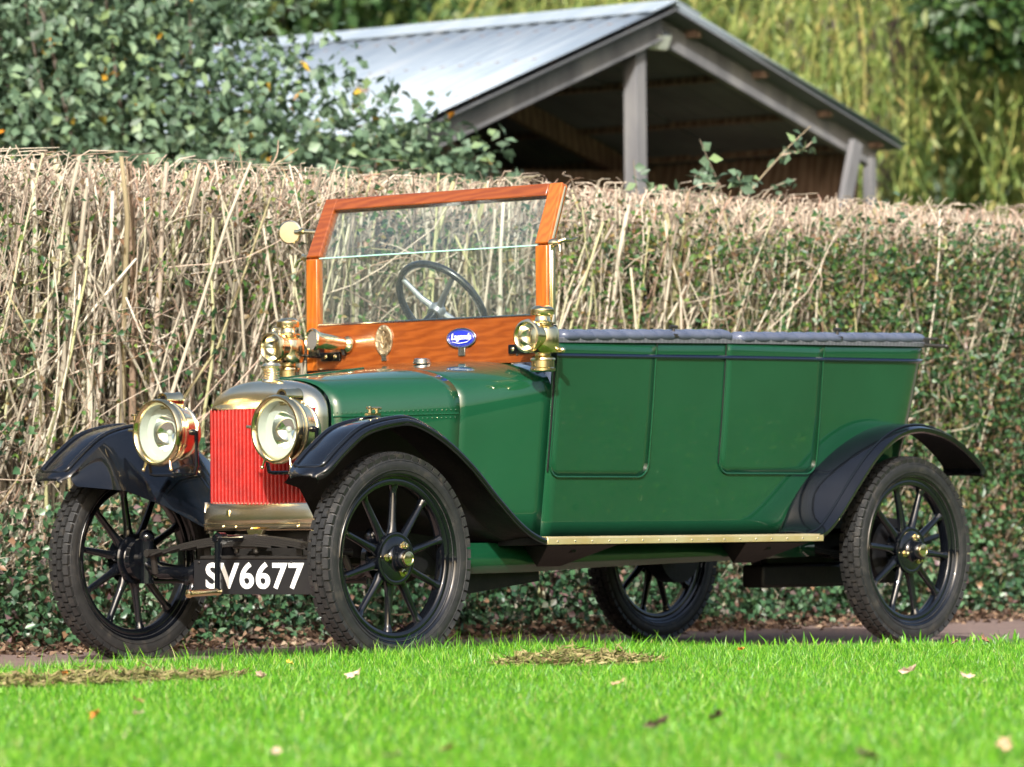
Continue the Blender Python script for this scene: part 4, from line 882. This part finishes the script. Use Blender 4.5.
# ---- headlights
def headlight(s):
    h = sub('headlight', car); o = Vector((-.211, s*.304, .809)); A = (1, 0, 0)
    mb = MB(); mb.lathe([(.014, .100), (.004, .103), (-.004, .110), (-.004, .117), (.004, .1225), (.018, .1235), (.024, .119), (.026, .112)], o, A, 48, caps=False); obj('lamp_rim', mb, 'brass', h)
    mb = MB(); mb.lathe([(.024, .112), (.045, .111), (.047, .115), (.055, .115), (.057, .109), (.085, .103), (.115, .094), (.118, .098), (.126, .098), (.128, .085), (.150, .078), (.172, .060), (.184, .03), (.186, .0001)], o, A, 40, caps=False); obj('lamp_body', mb, 'brasspale', h, angle=35)
    mb = MB(); mb.lathe([(.012, .101), (.050, .097), (.052, .066)], o, A, 40, caps=False); obj('lamp_inner_drum', mb, 'lampwhite', h)
    mb = MB(); mb.lathe([(.052, .066), (.075, .055), (.092, .035), (.098, .0001)], o, A, 40, caps=False); obj('reflector', mb, 'reflector', h)
    mb = MB(); mb.lathe([(.006, .102), (.002, .07), (0, .03), (0, .0001)], o, A, 40, caps=False); obj('lens', mb, 'lens', h)
    mb = MB(); mb.tube([o+Vector((.085, 0, -.07)), o+Vector((.07, 0, -.01))], .008, 8); mb.ball(o+Vector((.07, 0, 0)), .012); obj('burner', mb, 'lampwhite', h)
    mb = MB(); c = o+Vector((.045, 0, .118)); mb.lathe([(-.012, .019), (-.012, .026), (.0, .028), (.055, .028), (.06, .031), (.068, .031), (.072, .022)], c, A, 24, caps=False); mb.box(c+Vector((.03, 0, -.018)), (.06, .04, .03)); obj('chimney', mb, 'brass', h)
    mb = MB(); mb.lathe([(-.006, .0185), (.01, .017)], c, A, 20); obj('chimney_vent', mb, 'blackmatt', h)
    mb = MB()
    for yy, zz_ in ((-.062, -.104), (.062, -.104)):
        mb.cyl(o+Vector((.01, yy, zz_)), o+Vector((.006, yy*1.15, zz_*1.28)), .005, .0035); mb.ball(o+Vector((.006, yy*1.15, zz_*1.28)), .0075)
    mb.cyl(o+Vector((.01, .122, .01)), o+Vector((.01, .15, .012)), .006); obj('rim_screws', mb, 'brass', h)
    mb = MB(); t_ = .085
    for q in (-1, 1): mb.lathe([(0, .012), (.014, .010), (.02, .006)], o+Vector((t_, q*.103, 0)), (0, q, 0), 14)
    mb.tube([o+Vector((t_, -.122, .005)), o+Vector((t_, -.124, -.12)), o+Vector((t_, -.115, -.148)), o+Vector((t_, -.09, -.152)), o+Vector((t_, .09, -.152)), o+Vector((t_, .115, -.148)), o+Vector((t_, .124, -.12)), o+Vector((t_, .122, .005))], .0075, 8)
    mb.tube([o+Vector((t_, 0, -.152)), o+Vector((t_+.05, s*.04, -.155)), Vector((.0, s*.41, .67))], .009, 10); obj('fork_bracket', mb, 'black', h)
headlight(-1); headlight(1)
# ---- side lamps
def sidelamp(s):
    h = sub('side_lamp', car); c = Vector((.825, s*.652, 0)); Z = (0, 0, 1)
    mb = MB(); mb.lathe([(1.022, .040), (1.026, .047), (1.034, .047), (1.038, .043), (1.062, .043), (1.066, .048), (1.072, .046), (1.080, .030), (1.088, .030), (1.092, .054), (1.10, .059), (1.12, .062), (1.16, .062), (1.178, .058), (1.186, .050), (1.192, .034), (1.196, .034), (1.198, .048), (1.203, .048), (1.206, .032), (1.212, .028), (1.225, .027), (1.228, .043), (1.233, .045), (1.250, .044), (1.254, .040), (1.262, .030), (1.266, .0001)], c, Z, 36); obj('lamp_body', mb, 'brass', h, angle=32)
    o = c+Vector((-.088, 0, 1.150)); mb = MB(); mb.lathe([(.010, .044), (.000, .047), (-.006, .053), (-.004, .060), (.006, .0625), (.014, .060), (.016, .054), (.034, .052), (.06, .050)], o, (1, 0, 0), 36, caps=False); obj('lamp_rim', mb, 'brass', h)
    mb = MB(); mb.lathe([(.004, .048), (-.001, .03), (-.003, .0001)], o, (1, 0, 0), 30, caps=False); obj('lens', mb, 'lens', h)
    mb = MB(); mb.lathe([(.008, .048), (.03, .038), (.045, .018), (.048, .0001)], o, (1, 0, 0), 30, caps=False); obj('reflector', mb, 'reflector', h)
    mb = MB(); mb.cyl(c+Vector((.03, s*.05, 1.10)), c+Vector((.03, s*.068, 1.10)), .010); mb.ball(c+Vector((.03, s*.07, 1.10)), .011); mb.tube([c+Vector((-.0, s*.045, 1.225)), c+Vector((-.01, s*.066, 1.225)), c+Vector((-.02, s*.068, 1.20))], .005, 6); obj('side_fittings', mb, 'brasspale', h)
    mb = MB(); mb.tube([c+Vector((.03, -s*.03, 1.12)), c+Vector((.05, -s*.10, 1.115)), c+Vector((.066, -s*.14, 1.113))], .007, 8); mb.box((.886, s*.482, 1.112), (.012, .10, .034)); mb.box((.875, s*.55, 1.14), (.03, .06, .05)); obj('lamp_bracket', mb, 'black', h, bevel=.002)
    mb = MB()
    for yy in (.455, .505): mb.ball((.879, s*yy, 1.112), .009, (.5, 1, 1), 12)
    obj('bracket_bolts', mb, 'brass', h)
sidelamp(-1); sidelamp(1)
# ---- horn, mirror, crank
hn = sub('horn', car); o = Vector((.722, .427, 1.171)); ax = Vector((.17, -.03, -.014)).normalized()
mb = MB(); mb.lathe([(.004, .036), (-.002, .040), (.002, .0445), (.008, .0435), (.02, .036), (.05, .031), (.13, .027), (.15, .023), (.158, .030), (.166, .034), (.172, .034)], o, ax, 32, caps=False); obj('trumpet', mb, 'brass', hn)
mb = MB(); mb.lathe([(.004, .0001), (.003, .02), (.006, .037)], o, ax, 28, caps=False); obj('gauze', mb, 'mesh', hn)
mb = MB(); mb.tube([o+ax*.14, o+ax*.15+Vector((0, 0, -.04)), (.889, .41, 1.12)], .006, 8); obj('horn_bracket', mb, 'iron', hn)
mr = sub('rear_view_mirror', car); c = Vector((.93, .742, 1.602)); mb = MB(); mb.lathe([(-.004, .0001), (-.004, .041), (0, .046), (.006, .0465), (.009, .044), (.009, .0001)], c, (1, .45, 0), 32, caps=False); obj('mirror_back', mb, 'brasspale', mr, angle=18)
mb = MB(); mb.tube([c+Vector((.0, -.03, 0)), c+Vector((.0, -.07, 0)), c+Vector((.02, -.13, -.005))], [.010, .008, .008], 10); mb.lathe([(0, .012), (.02, .012)], c+Vector((0, -.055, 0)), (0, -1, 0), 14); obj('mirror_arm', mb, 'brass', mr)
cr = sub('starting_handle', car); mb = MB(); mb.cyl((-.02, 0, .425), (-.215, 0, .425), .013); mb.lathe([(0, .022), (.03, .022)], (-.20, 0, .425), (1, 0, 0), 16); mb.tube([(-.195, 0, .43), (-.20, 0, .33), (-.20, 0, .235)], [.015, .012, .013], 10); obj('crank_arm', mb, 'black', cr)
mb = MB(); mb.lathe([(-.012, .010), (0, .0145), (.015, .0125), (.12, .0125), (.13, .016), (.138, .015), (.142, .008)], (-.20, 0, .235), (-1, .1, -.04), 18); obj('crank_grip', mb, 'brass', cr)
# ---- number plate
npl = sub('number_plate', car); mb = MB(); mb.box((-.045, -.03, .285), (.004, .62, .124)); obj('plate', mb, 'plate', npl, bevel=.0015)
text('SV6677', .127, 'plate_characters', 'white', npl, (-.0485, -.030, .2845), .0028, 1.20, 0, .001, 1.08)
mb = MB(); 
for y in (.22, -.25): mb.box((-.036, y, .36), (.006, .03, .12)); mb.ball((-.049, y+.03, .338), .005)
mb.cyl((-.036, .25, .355), (-.036, -.3, .355), .008); obj('plate_stay', mb, 'iron', npl)

# ================================================================== LAWN DETAILS
def heap(label, x, y, rx, ry, h, n):
    a = rng.uniform(0, 2*np.pi, n); r_ = np.sqrt(rng.random(n)); px = r_*np.cos(a)*rx; py = r_*np.sin(a)*ry
    hh = h*np.clip(1-r_**1.5, 0, 1)*(.6+.4*np.sin(px*23+1)*np.sin(py*31)); C = np.c_[px, py, .046+hh*rng.random(n)]
    V, F = leaves(C, rdir(n)*[1, 1, .35], rng.normal(0, .6, (n, 3))+[0, 0, 1], rng.uniform(.02, .06, n), rng.uniform(.004, .012, n)); o = npmesh('clippings', V, F, 'clip'); o.location = (x, y, 0); tag(o, label, 'clippings', kind='stuff')
heap('dry brown heap of grass clippings on the lawn in front of the left wheel', -2.6, -1.9, .62, .2, .045, 2600)
heap('small raised heap of grass clippings on the lawn below the near front wheel', -.6, -2.05, .33, .22, .07, 1800)
cols_ = {'brown': (.20, .10, .05), 'pale pinkish': (.55, .38, .30), 'orange': (.60, .22, .04), 'dark': (.10, .06, .045), 'yellow': (.62, .45, .05), 'tan': (.45, .30, .18)}
for k, c in cols_.items(): M['fall_'+k] = solid('fallen_leaf_'+k.replace(' ', '_'), c, .7, stops=[(.3, tuple(v*.7 for v in c)), (.7, tuple(min(1, v*1.2) for v in c))], scale=40)
def fallen(label, kcol, px, py, size, rz, curl=.3):
    # ground position from the camera position and the direction towards the leaf
    d = Vector(((px-512)/FPX, -(py-383.5)/FPX, -1)); dw = mw.to_3x3() @ d; t = (.056-CAM[2])/dw.z; p = Vector(CAM)+dw*t
    mb = MB(); out = [(1, 0), (.72, .22), (.60, .52), (.35, .40), (.1, .62), (-.2, .38), (-.55, .42), (-.62, .12), (-.95, 0)]; ol = out+[(a, -b) for a, b in out[-2:0:-1]]
    V = [(0, 0, .0)]+[(a*size*.5, b*size*.45, size*(curl*(a*a+b*b)*.5+.06*math.sin(a*9+b*7))) for a, b in ol]; k = len(ol); mb.add(V, [(0, 1+i, 1+(i+1) % k) for i in range(k)])
    o = obj('fallen_leaf', mb, 'fall_'+kcol, smooth=False, solidify=.0008); o.location = p; o.rotation_euler = (random.uniform(-.5, .5)+.4, random.uniform(-.5, .5), rz); tag(o, label, 'leaf', 'fallen leaves on the lawn')
LV = [('orange leaf on the left clippings heap', 'orange', 67, 678, .06), ('pale pinkish leaf standing upright below the near front wheel', 'pale pinkish', 355, 676, .075), ('yellow leaf at the grass edge below the number plate', 'yellow', 290, 664, .045),
      ('pale leaf on the grass below the number plate', 'pale pinkish', 262, 676, .05), ('brown curled leaf in the grass left of centre foreground', 'brown', 137, 701, .05), ('orange brown leaf at lower left of the lawn', 'orange', 96, 716, .055), ('pale leaf beside the small orange one at lower left', 'pale pinkish', 139, 713, .035),
      ('pale curled leaf near the bottom edge left of the middle', 'pale pinkish', 275, 754, .045), ('dark leaf nearest the bottom edge at centre left', 'dark', 391, 756, .04), ('brown leaf at the bottom between the two dark ones', 'brown', 448, 750, .045),
      ('tan leaf right of the small clippings heap', 'tan', 618, 684, .05), ('dark brown leaf lying flat right of centre', 'dark', 716, 718, .07), ('dark leaf pair left of the flat dark brown one', 'dark', 660, 724, .07), ('large dark curled leaf at the bottom right of centre', 'dark', 868, 757, .08),
      ('small dark leaf left of the large curled one at the bottom', 'dark', 781, 757, .035), ('pale upright leaf in the grass under the rear wheel', 'pale pinkish', 911, 671, .065), ('pinkish pale leaf right of the upright one', 'pale pinkish', 965, 677, .05), ('tan leaf at the right edge near the bottom', 'tan', 1002, 748, .06),
      ('orange leaf on the grass below the running board', 'orange', 742, 650, .045), ('pale leaf below the far rear wheel', 'pale pinkish', 604, 652, .04), ('brown leaf on the lawn far right under the hedge', 'brown', 985, 641, .06), ('tan leaf right of the rear wheel', 'tan', 955, 643, .05)]
for lb, kc, px, py, sz in LV: fallen(lb, kc, px, py, sz, random.uniform(0, 6), random.uniform(.2, .6))
